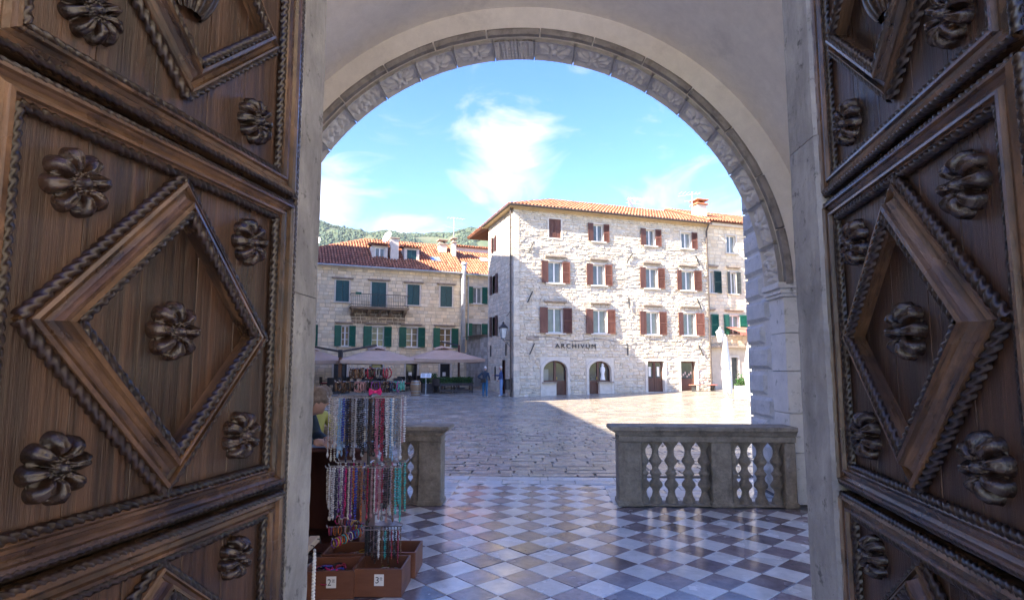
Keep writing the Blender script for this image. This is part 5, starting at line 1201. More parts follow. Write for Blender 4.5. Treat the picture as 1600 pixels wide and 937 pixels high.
# barrel, menu stand, planter hedge
T = thing('wine_barrel', 'light oak wine barrel standing by the cafe tables', 'barrel', (-5.62, 33.9, ground_z(33.9)))
R = lambda z: 0.25 + 0.065 * math.sin(math.pi * z / .86)
for k in range(14):
    m = MB(); a0, a1 = 2 * math.pi * k / 14 + .012, 2 * math.pi * (k + 1) / 14 - .012; zs = [.86 * i / 8 for i in range(9)]
    for z in zs: m.v += [(R(z) * math.cos(a0), R(z) * math.sin(a0), z), (R(z) * math.cos(a1), R(z) * math.sin(a1), z)]
    for i in range(8): m.face((2 * i, 2 * i + 1, 2 * i + 3, 2 * i + 2))
    m.build('stave', 'barrel_wood', T)
for z in (.04, .2, .62, .78): m = MB(); m.lathe([(z, R(z) + .008), (z + .05, R(z + .05) + .008)], 0, 0, 20, cap=False); m.build('hoop', 'hoop_metal', T)
m = MB(); m.lathe([(0.002, .24), (.02, .25), (.83, .25), (.84, .245)], 0, 0, 20); m.build('barrel_head', 'barrel_wood', T)
T = thing('menu_stand', 'white menu board on a thin post beside the barrel', 'stand', (-5.0, 33.7, ground_z(33.7)))
m = MB(); m.lathe([(0, .2), (.03, .2), (.04, .03), (1.05, .022)], 0, 0, 10); m.build('stand_post', 'zinc_dull', T)
m = MB(); m.cbox(-.31, .31, -.015, .015, -.15, .15, b=.006); o = m.build('menu_board', 'card_white', T, loc=(0, 0, 1.15)); o.rotation_euler = (rad(-35), 0, 0)
m = MB()
for i in range(5): m.box(-.26, -.04, -.018, -.0155, .09 - i * .045, .105 - i * .045); m.box(.04, .26, -.018, -.0155, .09 - i * .045, .105 - i * .045)
q = m.build('menu_print', 'pane_grey', o)
T = thing('planter_bench', 'dark slatted planter with a clipped green hedge at the end of the cafe', 'planter', (-3.45, 35.3, ground_z(35.3)), LR)
for x in (-1.0, 0.0, 1.0):
    for y in (-.25, .25): B('leg', 'planter_wood', T, (x - .04, x + .04, y - .04, y + .04, 0, .52))
for z in (.10, .44): B('rail', 'planter_wood', T, (-1.04, 1.04, -.31, -.27, z, z + .10), b=.005); B('rail', 'planter_wood', T, (-1.04, 1.04, .27, .31, z, z + .10), b=.005)
B('trough', 'planter_wood', T, (-1.08, 1.08, -.33, .33, .54, .60), b=.005)
def leaves(name, parent, n, vol, size, seed, mat='hedge_leaf', label=None):
    r = random.Random(seed); m = MB()
    for _ in range(n):
        p = Vector(vol(r)); d = Vector((r.uniform(-1, 1), r.uniform(-1, 1), r.uniform(-.2, 1))).normalized(); s = d.orthogonal().normalized(); s.rotate(Matrix.Rotation(r.uniform(0, 6), 3, d)); k = size * r.uniform(.6, 1.3); t = r.uniform(.6, 1.5)
        m.quad(p, p + d * k * .5 + s * k * .35, p + d * k, p + d * k * .5 - s * k * .35, (t, t, t * .9))
    return m.build(name, mat, parent)
leaves('hedge', T, 2600, lambda r: (r.uniform(-1.05, 1.05), r.uniform(-.3, .3), .58 + r.uniform(0, .34)), .09, 3)
leaves('hedge', T, 900, lambda r: (r.uniform(-1.9, -1.0), r.uniform(.5, .9), .55 + r.uniform(0, .6)), .09, 4)
B('back_trough', 'planter_wood', T, (-1.9, -1.0, .48, .92, 0, .56))

# cafe chairs and tables
def make_chair(label, loc, rz, proto=[]):
    if not proto:
        T = thing('cafe_chair', label, 'chair', loc, rz, 'cafe chairs under the parasols')
        for x in (-.21, .21):
            for y in (-.2, .2): B('leg', 'dark_rattan', T, (x - .02, x + .02, y - .02, y + .02, 0, .43))
        B('seat', 'dark_rattan', T, (-.24, .24, -.23, .23, .43, .47), b=.01); m = MB(); m.cbox(-.22, .22, -.21, .2, .47, .53, b=.02); m.build('cushion', 'red_cushion', T)
        m = MB(); n = 8
        for i in range(n + 1):
            a = math.pi * i / n; x, y = -.25 * math.cos(a), .20 + .07 * math.sin(a); m.v += [(x, y, .47), (x, y, .88), (x, y + .03, .47), (x, y + .03, .88)]
        for i in range(n): q = i * 4; m.face((q, q + 4, q + 5, q + 1)); m.face((q + 2, q + 3, q + 7, q + 6)); m.face((q + 1, q + 5, q + 7, q + 3))
        m.build('backrest', 'dark_rattan', T)
        for s in (-1, 1): B('armrest', 'dark_rattan', T, (s * .25 - .02, s * .25 + .02, -.2, .2, .62, .66), b=.008); 
        proto.append(T); return T
    src = proto[0]; T = src.copy(); COL.objects.link(T); T.location = loc; T.rotation_euler = (0, 0, rz); T['label'] = label
    for c in src.children: k = c.copy(); COL.objects.link(k); k.parent = T
    return T
def make_table(label, loc, rz=0, proto=[]):
    if not proto:
        T = thing('cafe_table', label, 'table', loc, rz, 'cafe tables under the parasols')
        B('tabletop', 'planter_wood', T, (-.4, .4, -.4, .4, .72, .755), b=.008); m = MB(); m.tube([(0, 0, .05), (0, 0, .72)], .04, 8); m.build('pedestal', 'iron', T); B('foot', 'iron', T, (-.28, .28, -.05, .05, 0, .04), (-.05, .05, -.28, -.05, 0, .039), (-.05, .05, .05, .28, 0, .039))
        proto.append(T); return T
    src = proto[0]; T = src.copy(); COL.objects.link(T); T.location = loc; T.rotation_euler = (0, 0, rz); T['label'] = label
    for c in src.children: k = c.copy(); COL.objects.link(k); k.parent = T
    return T
for i, (x, y, lab) in enumerate(((-4.55, 35.6, 'beside the planter'), (-7.1, 36.4, 'behind the barrel'), (-8.9, 36.0, 'behind the rack of necklaces'), (-11.2, 36.6, 'under the left canopy'), (-6.0, 38.8, 'near the cafe doors'))):
    g = ground_z(y); make_table('dark square cafe table ' + lab, (x, y, g), .3 * i)
    for j, (dx, dy, rz, w) in enumerate(((-.62, 0, math.pi / 2, 'left of'), (.62, .05, -math.pi / 2, 'right of'), (.05, -.62, math.pi, 'in front of'), (0, .62, 0, 'behind'))):
        make_chair('dark cafe chair with red cushion, %s table %s' % (w, lab), (x + dx, y + dy, ground_z(y + dy)), rz + .2 * math.sin(i * 3 + j * 2))

# folded white parasols on the sunlit side
def folded(label, x, y, h, seed):
    g = ground_z(y); T = thing('folded_parasol', label, 'parasol', (x, y, g), 0, 'folded white parasols'); r = random.Random(seed); m = MB(); n, k = 22, 30
    for i in range(k + 1):
        t = i / k; z = h * (.12 + .86 * t); base = .05 + .21 * math.sin(math.pi * min(1, .18 + .80 * t)) ** .8 * (1 - .55 * t); tie = 1 - .28 * math.exp(-((t - .42) / .03) ** 2)
        for j in range(n):
            a = 2 * math.pi * j / n + .35 * t; f = 1 + .20 * math.cos(5 * a + 2 * t) + .07 * math.cos(9 * a - t * 5); rr = base * f * tie; m.v.append((rr * math.cos(a) + .03 * math.sin(t * 6 + seed), rr * math.sin(a), z - (.08 * math.cos(5 * a) if i == 0 else 0)))
    for i in range(k):
        for j in range(n): j2 = (j + 1) % n; m.face((i * n + j, i * n + j2, i * n + n + j2, i * n + n + j))
    m.face([k * n + j for j in range(n)]); m.build('folded_canopy', 'white_cloth', T, True)
    m = MB(); m.tube([(0, 0, .05), (0, 0, h + .06)], .035, 8); m.build('pole', 'white_paint', T)
    m = MB(); m.lathe([(0, .30), (.06, .30), (.10, .12), (.14, .05)], 0, 0, 14); m.build('base', 'trim_stone', T)
folded('shorter folded white parasol standing alone on the sunlit paving', 11.1, 30.0, 3.35, 1); folded('folded white parasol nearest the rusticated quoins', 9.75, 23.6, 3.3, 2)
T = thing('flower_pot', 'pale square pot with a leafy plant by the end house', 'planter', (13.6, 34.5, ground_z(34.5)))
m = MB(); m.cbox(-.3, .3, -.3, .3, 0, .5, b=.02); m.build('pot', 'trim_stone', T); leaves('foliage', T, 260, lambda r: (r.gauss(0, .14), r.gauss(0, .14), .5 + abs(r.gauss(0, .22))), .14, 8)
T = thing('street_bench', 'low reddish bench in front of the end house', 'bench', (12.0, 36.4, ground_z(36.4)), AR)
for y in (-.18, 0, .18): B('slat', 'awning_red', T, (-.9, .9, y - .07, y + .07, .38, .42))
for x in (-.7, .7): B('leg', 'iron', T, (x - .04, x + .04, -.2, .2, 0, .38))

# roof-top aerials and dishes
def aerial(label, p, h, rz, tilt=0):
    T = thing('tv_aerial', label, 'aerial', p, rz, 'roof aerials'); m = MB(); m.tube([(0, 0, 0), (0, 0, h)], .022, 6); m.build('mast', 'zinc', T)
    m = MB(); m.tube([(-.6, 0, h - .1), (1.0, 0, h - .1 + tilt)], .016, 5)
    for i in range(6): x = -.5 + i * .26; m.tube([(x, -.3, h - .1), (x, .3, h - .1)], .010, 4)
    m.build('boom', 'zinc', T); m = MB(); m.tube([(-.7, .1, h * .55), (.5, -.1, h * .45)], .014, 5); m.build('boom', 'zinc', T)
aerial('white television aerial on the chimney over the flue', at_left(-1.0, 2.6, 12.5), 1.9, LR, 0); aerial('slanting aerial beside the chimney of the end house', at_archive(13.6, 1.6, 12.6), 1.2, AR + 2.9, -.25); aerial('small aerial mast on the ridge of the lettered house', at_archive(10.8, 4.4, 13.0), .9, AR, .1)
def dish(label, p, rz, r=.4):
    T = thing('satellite_dish', label, 'satellite dish', p, rz, 'roof dishes'); m = MB(); n = 14
    m.v.append((0, 0.08, 0))
    for k in (1, 2, 3):
        for j in range(n): a = 2 * math.pi * j / n; q = k / 3; m.v.append((r * q * math.cos(a), .08 - .10 * q * q, r * q * math.sin(a)))
    for j in range(n): j2 = (j + 1) % n; m.face((0, 1 + j, 1 + j2)); m.face((1 + j, 1 + n + j, 1 + n + j2, 1 + j2)); m.face((1 + n + j, 1 + 2 * n + j, 1 + 2 * n + j2, 1 + n + j2))
    o = m.build('reflector', 'white_paint', T, True, (0, 0, .5)); o.rotation_euler = (rad(-20), 0, 0)
    m = MB(); m.tube([(0, .1, -0.1), (0, .1, .45), (0, .02, .5)], .02, 6); m.tube([(0, 0, .3), (0, -.3, .45)], .012, 4); m.build('mount', 'zinc', T)
dish('white satellite dish beside the dormer chimney', at_left(-6.7, 1.9, 11.55), LR - 1.1, .5); dish('white dish on the ridge of the lettered house', at_archive(10.3, 4.2, 12.95), AR + .6, .42); dish('rusty dish at the far left end of the roofs', at_left(-11.9, 4.5, 11.25), LR - .9, .45)

# ------------------------------------------------------------------ people
def skin_body(J, bones, segmats, mats, extra=None):
    """one continuous body: joints J name -> (x, y, z, radius); bones (a, b, material index)"""
    names = list(J); idx = {n: i for i, n in enumerate(names)}
    me = bpy.data.meshes.new('body_base'); me.from_pydata([J[n][:3] for n in names], [(idx[a], idx[b]) for a, b, _ in bones], [])
    ob = bpy.data.objects.new('body_base', me); COL.objects.link(ob); md = ob.modifiers.new('s', 'SKIN'); sv = me.skin_vertices[0].data
    for n in names:
        r = J[n][3]; sv[idx[n]].radius = r if isinstance(r, tuple) else (r, r)
    sv[0].use_root = True; md.use_smooth_shade = True; md.branch_smoothing = .5
    sb = ob.modifiers.new('d', 'SUBSURF'); sb.levels = 2; sb.render_levels = 2
    bpy.context.view_layer.update(); out = bpy.data.meshes.new_from_object(ob.evaluated_get(bpy.context.evaluated_depsgraph_get())); bpy.data.objects.remove(ob)
    out.name = 'body'; out.materials.clear()
    for mt in mats: out.materials.append(MATS[mt])
    seg = [(Vector(J[a][:3]), Vector(J[b][:3]), k, max((r[0] if isinstance(r, tuple) else r) for r in (J[a][3], J[b][3]))) for a, b, k in bones]
    for p in out.polygons:
        c = p.center; best = None
        for a, b, k, r in seg:
            t = min(1, max(0, (c - a).dot(b - a) / max(1e-9, (b - a).length_squared))); d = (c - (a + (b - a) * t)).length / (r + .03)
            if best is None or d < best[0]: best = (d, k)
        p.material_index = best[1]; p.use_smooth = True
    return out
def head_part(T, p, tilt, yaw, hairmat, cover, s=1.0):
    """head facing local +x: skull, nose, brow, ears, mouth; hair cap as a part"""
    m = MB(); nu, nv = 20, 16
    for i in range(nv + 1):
        t = math.pi * i / nv
        for k in range(nu):
            a = 2 * math.pi * k / nu; x, y, z = math.sin(t) * math.cos(a), math.sin(t) * math.sin(a), math.cos(t); f = max(0, x)
            px, py, pz = .098 * x, .077 * y * (1 - .18 * max(0, -z)), .122 * z
            if f > .8: px += .026 * math.exp(-((y / .16) ** 2)) * math.exp(-(((z + .12) / .20) ** 2)) + .006 * math.exp(-((z - .22) / .08) ** 2) - .008 * (math.exp(-(((abs(y) - .35) / .13) ** 2 + ((z - .05) / .10) ** 2))) + .006 * math.exp(-((y / .3) ** 2 + ((z + .42) / .06) ** 2)) + .010 * math.exp(-((y / .3) ** 2 + ((z + .75) / .15) ** 2))
            if x < .3 and abs(y) > .95 and abs(z) < .3: py += .012 * math.copysign(1, y)
            m.v.append((px * s, py * s, pz * s))
    for i in range(nv):
        for k in range(nu): k2 = (k + 1) % nu; m.face((i * nu + k, i * nu + nu + k, i * nu + nu + k2, i * nu + k2))
    M4 = Matrix.Translation(p) @ Matrix.Rotation(yaw, 4, 'Z') @ Matrix.Rotation(tilt, 4, 'Y'); h = m.build('head', 'skin', T, True); h.matrix_local = M4
    m = MB(); r = random.Random(4)
    for i in range(nv + 1):
        t = math.pi * i / nv
        for k in range(nu):
            a = 2 * math.pi * k / nu; x, y, z = math.sin(t) * math.cos(a), math.sin(t) * math.sin(a), math.cos(t); q = 1.07 + .05 * r.random() if cover(x, y, z) else .90
            m.v.append((.100 * x * q * s, .079 * y * q * s, .124 * z * q * s))
    for i in range(nv):
        for k in range(nu): k2 = (k + 1) % nu; m.face((i * nu + k, i * nu + nu + k, i * nu + nu + k2, i * nu + k2))
    m.build('hair', hairmat, h, True)
    return h
def fingers(base, d, side, up, curl, L=.075, r=.0085):
    """five bent fingers from the palm end; returns tubes for a hand mesh"""
    m = MB(); d, side, up = Vector(d).normalized(), Vector(side).normalized(), Vector(up).normalized()
    for k, ln in enumerate((.86, 1.0, .95, .78)):
        o = Vector(base) + side * (.028 - .019 * k); a = o; pts = [o - d * .02]
        for j, seg in enumerate((.42, .32, .26)):
            c = curl * (j + 1) * .55; dd = d * math.cos(c) - up * math.sin(c); a = a + dd * L * ln * seg; pts.append(a)
        m.tube(pts, [r, r * .98, r * .9, r * .7], 7)
    o = Vector(base) - d * .055 + side * .035; m.tube([o, o + side * .028 + d * .02 - up * .008, o + side * .034 + d * .048 - up * .018], [r * 1.15, r * 1.05, r * .75], 7)
    m.tube([Vector(base) - d * .085, Vector(base) - d * .05, Vector(base) - d * .005], [.024, .036, .033], 9)
    return m
def hand(T, base, d, side, up, curl): fingers(base, d, side, up, curl).build('hand', 'skin', T, True)

def standing(label, loc, rz, mats, arms, hairmat, cover, scale=1.0, bag=False, turn=0.0):
    T = thing('person', label, 'person', loc, rz, 'people in the square')
    J = dict(pelvis=(0, 0, .95, (.15, .115)), spine=(.01, 0, 1.13, (.15, .115)), chest=(.02, 0, 1.33, (.175, .125)), neck=(.02, 0, 1.47, .062), top=(.03, 0, 1.55, .055))
    bones = [('pelvis', 'spine', 0), ('spine', 'chest', 0), ('chest', 'neck', 0), ('neck', 'top', 2)]
    for s, nm in ((1, 'l'), (-1, 'r')):
        J.update({nm + 'hip': (0, s * .095, .86, .098), nm + 'knee': (.02, s * .10, .49, .068), nm + 'ank': (-.01, s * .11, .10, .052), nm + 'toe': (.15, s * .12, .045, .042)})
        bones += [('pelvis', nm + 'hip', 1), (nm + 'hip', nm + 'knee', 1), (nm + 'knee', nm + 'ank', 1), (nm + 'ank', nm + 'toe', 3)]
        e, w = arms[nm]; J.update({nm + 'sh': (.01, s * .185, 1.40, .072), nm + 'el': (*e, .052), nm + 'wr': (*w, .036)})
        bones += [('chest', nm + 'sh', 0), (nm + 'sh', nm + 'el', 0), (nm + 'el', nm + 'wr', 0)]
    me = skin_body(J, bones, None, mats); obj('body', me, T)
    for nm, s in (('l', 1), ('r', -1)):
        e, w = Vector(arms[nm][0]), Vector(arms[nm][1]); d = (w - e).normalized(); hand(T, w + d * .09, d, d.orthogonal(), d.cross(d.orthogonal()), .5)
    head_part(T, (.05, 0, 1.66), .05, turn, hairmat, cover)
    if bag: m = MB(); m.cbox(-.26, -.13, -.15, .15, .86, 1.10, b=.03); m.build('bag', 'shoe_dark', T); m = MB(); m.tube([(-.16, -.12, 1.1), (-.12, .02, 1.3), (0, .15, 1.49), (.15, .1, 1.3)], .012, 5); m.build('bag_strap', 'shoe_dark', T)
    T.scale = (scale,) * 3; return T
short = lambda x, y, z: z > -.05 and not (x > .62 and z < .55)
standing('person in dark navy jacket and teal jeans with hand on hip, seen from behind', (-1.52, 32.6, .03), rad(70), ('jacket_navy', 'jeans_teal', 'skin', 'shoe_white'),
         dict(l=((-.10, .42, 1.17), (.06, .20, 1.02)), r=((.02, -.26, 1.14), (.12, -.20, .95))), 'hair_white', short, .97, True, .5)
standing('person in blue jacket and pale jeans pointing to the left by the corner', (-.60, 33.0, .05), rad(165), ('jacket_blue', 'jeans_light', 'skin', 'shoe_white'),
         dict(l=((.02, .26, 1.15), (.14, .20, .98)), r=((.20, -.22, 1.22), (.46, -.12, 1.24))), 'hair_white', lambda x, y, z: z > .1 and x < .2, .97)

# man bending over the stall, half hidden by the door jamb; local +x is the way he faces
T = thing('person', 'grey-haired man in navy jacket and jeans stooping over the stall beside the door jamb', 'person', (-1.99, 5.25, -0.0), rad(-8), 'people at the jewellery stall')
J = dict(pelvis=(-.10, 0, .91, (.16, .13)), spine=(-.06, 0, 1.05, (.165, .135)), chest=(.04, 0, 1.20, (.185, .15)), neck=(.12, 0, 1.30, .068), top=(.165, 0, 1.34, .058))
bones = [('pelvis', 'spine', 0), ('spine', 'chest', 0), ('chest', 'neck', 0), ('neck', 'top', 2)]
for s, nm in ((1, 'l'), (-1, 'r')):
    J.update({nm + 'hip': (-.10, s * .10, .84, .105), nm + 'knee': (-.02, s * .11, .48, .074), nm + 'ank': (-.06, s * .12, .10, .055), nm + 'toe': (.11, s * .13, .045, .044),
              nm + 'sh': (.06, s * .19, 1.27, .080), nm + 'el': (.12, s * .25, 1.04, .058), nm + 'wr': (.28, s * .10, 1.02, .040)})
    bones += [('pelvis', nm + 'hip', 1), (nm + 'hip', nm + 'knee', 1), (nm + 'knee', nm + 'ank', 1), (nm + 'ank', nm + 'toe', 3), ('chest', nm + 'sh', 0), (nm + 'sh', nm + 'el', 0), (nm + 'el', nm + 'wr', 0)]
obj('body', skin_body(J, bones, None, ('jacket_navy', 'jeans', 'skin', 'shoe_dark')), T)
for s in (1, -1): hand(T, (.36, s * .075, 1.01), (1, -s * .35, -.1), (0, -s, .2), (0, 0, 1), .7)
head_part(T, (.225, 0, 1.365), .75, -.1, 'hair_grey', lambda x, y, z: (z > -.30 and x < .55) or z > .55 or (x < -.1 and z > -.6), 1.12)
# second customer in a yellow-green jacket behind him
T = thing('person', 'customer in yellow-green jacket standing behind the stooping man', 'person', (-2.07, 5.95, 0), rad(-20), 'people at the jewellery stall'); T.scale = (.93, .93, .93)
J = dict(pelvis=(0, 0, .90, (.15, .12)), spine=(.02, 0, 1.05, (.155, .125)), chest=(.06, 0, 1.20, (.175, .135)), neck=(.10, 0, 1.33, .062), top=(.13, 0, 1.39, .055))
bones = [('pelvis', 'spine', 0), ('spine', 'chest', 0), ('chest', 'neck', 0), ('neck', 'top', 2)]
for s, nm in ((1, 'l'), (-1, 'r')):
    J.update({nm + 'hip': (0, s * .10, .82, .10), nm + 'knee': (.02, s * .11, .47, .07), nm + 'ank': (-.02, s * .12, .10, .052), nm + 'toe': (.13, s * .13, .045, .042),
              nm + 'sh': (.08, s * .18, 1.26, .075), nm + 'el': (.22, s * .22, 1.06, .054), nm + 'wr': (.40, s * .10, .99, .038)})
    bones += [('pelvis', nm + 'hip', 1), (nm + 'hip', nm + 'knee', 1), (nm + 'knee', nm + 'ank', 1), (nm + 'ank', nm + 'toe', 3), ('chest', nm + 'sh', 0), (nm + 'sh', nm + 'el', 0), (nm + 'el', nm + 'wr', 0)]
obj('body', skin_body(J, bones, None, ('jacket_lime', 'jeans', 'skin', 'shoe_dark')), T)
for s in (1, -1): hand(T, (.48, s * .08, .98), (1, -s * .3, 0), (0, -s, .2), (0, 0, 1), .6)
head_part(T, (.17, 0, 1.47), .45, 0, 'hair_grey', short)

# ------------------------------------------------------------------ jewellery stall on the porch
RX, RY = -1.165, 4.78
BARM = {}; CNT = {}
ORD = ['', 'first', 'second', 'third', 'fourth', 'fifth', 'sixth', 'seventh', 'eighth', 'ninth', 'tenth', 'eleventh', 'twelfth', 'thirteenth', 'fourteenth', 'fifteenth', 'sixteenth', 'seventeenth', 'eighteenth', 'nineteenth', 'twentieth']
def nth(*key): CNT[key] = CNT.get(key, 0) + 1; return ORD[CNT[key]]
def necklace_mesh(color, L, w, bead, pend):
    key = (color, round(L, 2), round(w, 3), bead, pend)
    if key in BARM: return BARM[key]
    m = MB(); n = int((2 * L) / (bead * 2.3)); 
    for i in range(n + 1):
        t = i / n; a = t * 2
        if a < 1: y, z = -w / 2, -L * a
        else: y, z = w / 2, -L * (2 - a)
        k = 1 - max(0, (abs(z) - L * .88) / (L * .12)); y *= math.sqrt(max(0, min(1, k)))
        if abs(z) < .02: y *= abs(z) / .02
        m.ball((.0012 * math.sin(i * 2.1), y, z), bead * (1 + .25 * math.sin(i * 1.7)), 5, 3)
    if pend == 1: m.ball((0, 0, -L - .018), .014, 6, 4, sc=(1, .5, 1.4))
    if pend == 2: m.box(-.004, .004, -.003, .003, -L - .045, -L); m.box(-.013, .013, -.0028, .0028, -L - .020, -L - .012)
    if pend == 3: m.lathe([(-L - .05, .002), (-L - .03, .011), (-L, .004)], 0, 0, 6)
    BARM[key] = m.mesh('necklace', 'bead_' + color, True); return BARM[key]
def loop_mesh(color, R, r, wob=0):
    key = ('loop', color, R, r)
    if key in BARM: return BARM[key]
    m = MB(); n = 22; k = 6
    for i in range(n):
        a = 2 * math.pi * i / n; c = Vector((0, R * math.sin(a), -R + R * math.cos(a))); o = Vector((0, math.sin(a), math.cos(a))); rr = r * (1 + .25 * math.sin(i * 2.3))
        for j in range(k): b = 2 * math.pi * j / k; m.v.append(tuple(c + o * rr * math.cos(b) + Vector((1, 0, 0)) * rr * math.sin(b)))
    for i in range(n):
        for j in range(k): i2, j2 = (i + 1) % n, (j + 1) % k; m.face((i * k + j, i * k + j2, i2 * k + j2, i2 * k + j))
    BARM[key] = m.mesh('bracelet', 'bead_' + color, True); return BARM[key]
def make_rack():
    T = thing('jewellery_rack', 'tall metal display rack hung with bead necklaces and bracelets in the doorway', 'rack', (RX, RY, 0))
    m = MB(); m.tube([(0, 0, 0), (0, 0, 1.68)], .013, 10); m.build('pole', 'iron', T)
    m = MB()
    for k in range(4): a = math.pi / 4 + k * math.pi / 2; m.tube([(0, 0, .12), (.16 * math.cos(a), .16 * math.sin(a), .02)], .008, 6)
    m.build('foot', 'iron', T)
    r = random.Random(21); H = .29
    def rod(name, a, b, tip=True):
        m = MB(); m.tube([a, b], .0045, 6)
        if tip: d = (Vector(b) - Vector(a)).normalized(); m.tube([Vector(b), Vector(b) + Vector((0, 0, .02)) + d * .006], .0045, 6)
        return m.build(name, 'chrome', T)
    tiers = ((1.425, 'upper'), (.885, 'lower'))
    for z, nm in tiers:
        for y in (-.17, -.09, .09, .17): rod('rod', (0, y, z), (-H, y, z), True); rod('rod', (0, y, z), (H, y, z), True)
        m = MB(); m.tube([(0, -.18, z), (0, .18, z)], .006, 6); m.build('cross_arm', 'chrome', T)
    cols = {'upper': ['silver', 'cream', 'grey', 'silver', 'sky', 'grey', 'cobalt', 'black', 'navy', 'umber', 'silver', 'grey', 'black', 'black', 'umber', 'black', 'black', 'umber', 'brown', 'black', 'pink', 'umber', 'crimson', 'black', 'sky', 'silver', 'sky', 'white', 'rose', 'grey', 'silver'],
            'lower': ['cream', 'cream', 'silver', 'black', 'navy', 'white', 'purple', 'magenta', 'sky', 'cream', 'purple', 'cobalt', 'orange', 'brown', 'brown', 'umber', 'crimson', 'umber', 'rose', 'white', 'pink', 'rose', 'grey', 'crimson', 'pink', 'black', 'rose', 'silver', 'brown', 'teal', 'teal']}
    for z, nm in tiers:
        for row, y in enumerate((-.17, -.09, .09)):
            n = 31 if row == 0 else (24 if row == 1 else 18)
            for i in range(n):
                x = -H + .012 + (2 * H - .024) * (i + r.uniform(-.25, .25)) / (n - 1); x = min(max(x, -H + .004), H - .004)
                if abs(x) < .016: continue
                c = cols[nm][min(30, max(0, int((x + H) / (2 * H) * 31 + r.uniform(-1.2, 1.2))))]
                L = r.choice((.33, .37, .41, .45)) if nm == 'upper' else r.choice((.26, .30, .34, .38)); pend = r.choice((0, 1, 2, 3)) if nm == 'upper' else r.choice((0, 0, 1, 3))
                o = obj('necklace', necklace_mesh(c, L, .018, r.choice((.0058, .0072, .0085)), pend), None, (RX + x, RY + y, z - .006), (r.uniform(-.03, .03), r.uniform(-.02, .02), r.uniform(-.5, .5)))
                k = CNT[nm, row, c] = CNT.get((nm, row, c), 0) + 1
                tag(o, '%s %s bead necklace from the left on the %s rod of the %s tier' % (ORD[k], c, ('front', 'second', 'third')[row], nm), 'necklace', 'necklaces on the %s tier' % nm)
    # bottom tier: short strands on the right, bracelets on slanting rods on the left
    z = .41
    for y in (-.15, -.05): rod('rod', (0, y, z), (H, y, z))
    for y in (-.15, -.05):
        for i in range(11):
            x = .03 + (H - .04) * i / 10; c = ['black', 'black', 'umber', 'black', 'white', 'brown', 'teal', 'umber', 'crimson', 'black', 'crimson'][i] if y < -.1 else r.choice(('black', 'umber', 'grey', 'brown'))
            o = obj('necklace', necklace_mesh(c, r.choice((.18, .21, .24)), .018, .0065, 0), None, (RX + x, RY + y, z - .006), (0, 0, r.uniform(-.5, .5)))
            tag(o, '%s short %s strand from the pole on the %s bottom rod of the rack' % (nth('b', y, c), c, 'front' if y < -.1 else 'rear'), 'necklace', 'short strands on the bottom tier')
    for k, (dx, dy, dz) in enumerate(((-.27, .10, .045), (-.30, -.06, -.005), (-.20, -.24, -.05))):
        a, b = Vector((0, -.02 * k, z)), Vector((dx, dy, z + dz)); rod('rod', tuple(a), tuple(b)); d = (b - a)
        for i in range(13):
            p = a + d * (.12 + .84 * i / 12); c = r.choice(('crimson', 'orange', 'purple', 'brown', 'cream', 'teal', 'umber', 'yellow', 'magenta', 'cobalt', 'rose', 'olive'))
            o = obj('bracelet', loop_mesh(c, .032, .0042), None, (RX + p.x, RY + p.y, p.z + .004), (0, r.uniform(-.12, .12), math.atan2(d.y, d.x) + r.uniform(-.25, .25)))
            tag(o, '%s %s cord bracelet from the pole on the %s slanting rod' % (nth('c', k, c), c, ('back', 'middle', 'front')[k]), 'bracelet', 'cord bracelets on the slanting rods')
    # head bands in loops on the two top rods
    for k, (z, H2, cs) in enumerate(((1.655, .155, ('umber', 'brown', 'black', 'crimson', 'umber', 'grey', 'crimson')), (1.545, .27, ('umber', 'brown', 'black', 'rose', 'black', 'purple', 'umber', 'navy', 'teal')))):
        for y in (-.06, .06): rod('rod', (0, y, z), (-H2, y, z)); rod('rod', (0, y, z), (H2, y, z))
        m = MB(); m.tube([(0, -.07, z), (0, .07, z)], .006, 6); m.build('cross_arm', 'chrome', T)
        for y in (-.06, .06):
            n = 16 if k == 0 else 24
            for i in range(n):
                x = -H2 + .008 + (2 * H2 - .016) * i / (n - 1)
                if (i // 3) % 3 == 2 and k == 0 and y > 0: continue
                c = cs[min(len(cs) - 1, int((x + H2) / (2 * H2) * len(cs)))]
                if r.random() < .25: c = r.choice(cs)
                o = obj('bracelet', loop_mesh(c, r.choice((.034, .04)), .0058), None, (RX + x, RY + y, z + .004), (0, 0, r.choice((0, 0, .5, 1.0, 1.35)) + r.uniform(-.2, .2)))
                tag(o, '%s thick %s bracelet from the left on the %s %s rod' % (nth('t', k, y, c), c, 'front' if y < 0 else 'rear', ('topmost', 'second')[k]), 'bracelet', 'bead bracelets on the top rods')
    # bright bow tied on the rack
    B_ = thing('fabric_bow', 'bright magenta fabric bow tied on the upper right of the rack', 'bow', (RX + .085, RY - .19, 1.475))
    for s in (-1, 1):
        m = MB(); m.v = [(0, 0, .008), (s * .045, -.008, .03), (s * .055, .0, 0), (s * .045, -.006, -.028), (0, 0, -.008), (s * .03, .014, .0)]; m.f = [(0, 1, 5), (1, 2, 5), (2, 3, 5), (3, 4, 5), (0, 5, 4), (0, 4, 3, 2, 1)]; m.c = [None] * 6; m.build('bow_wing', 'bead_magenta', B_)
    m = MB(); m.ball((0, -.004, 0), .014, 8, 5); m.build('knot', 'bead_magenta', B_, True)
make_rack()

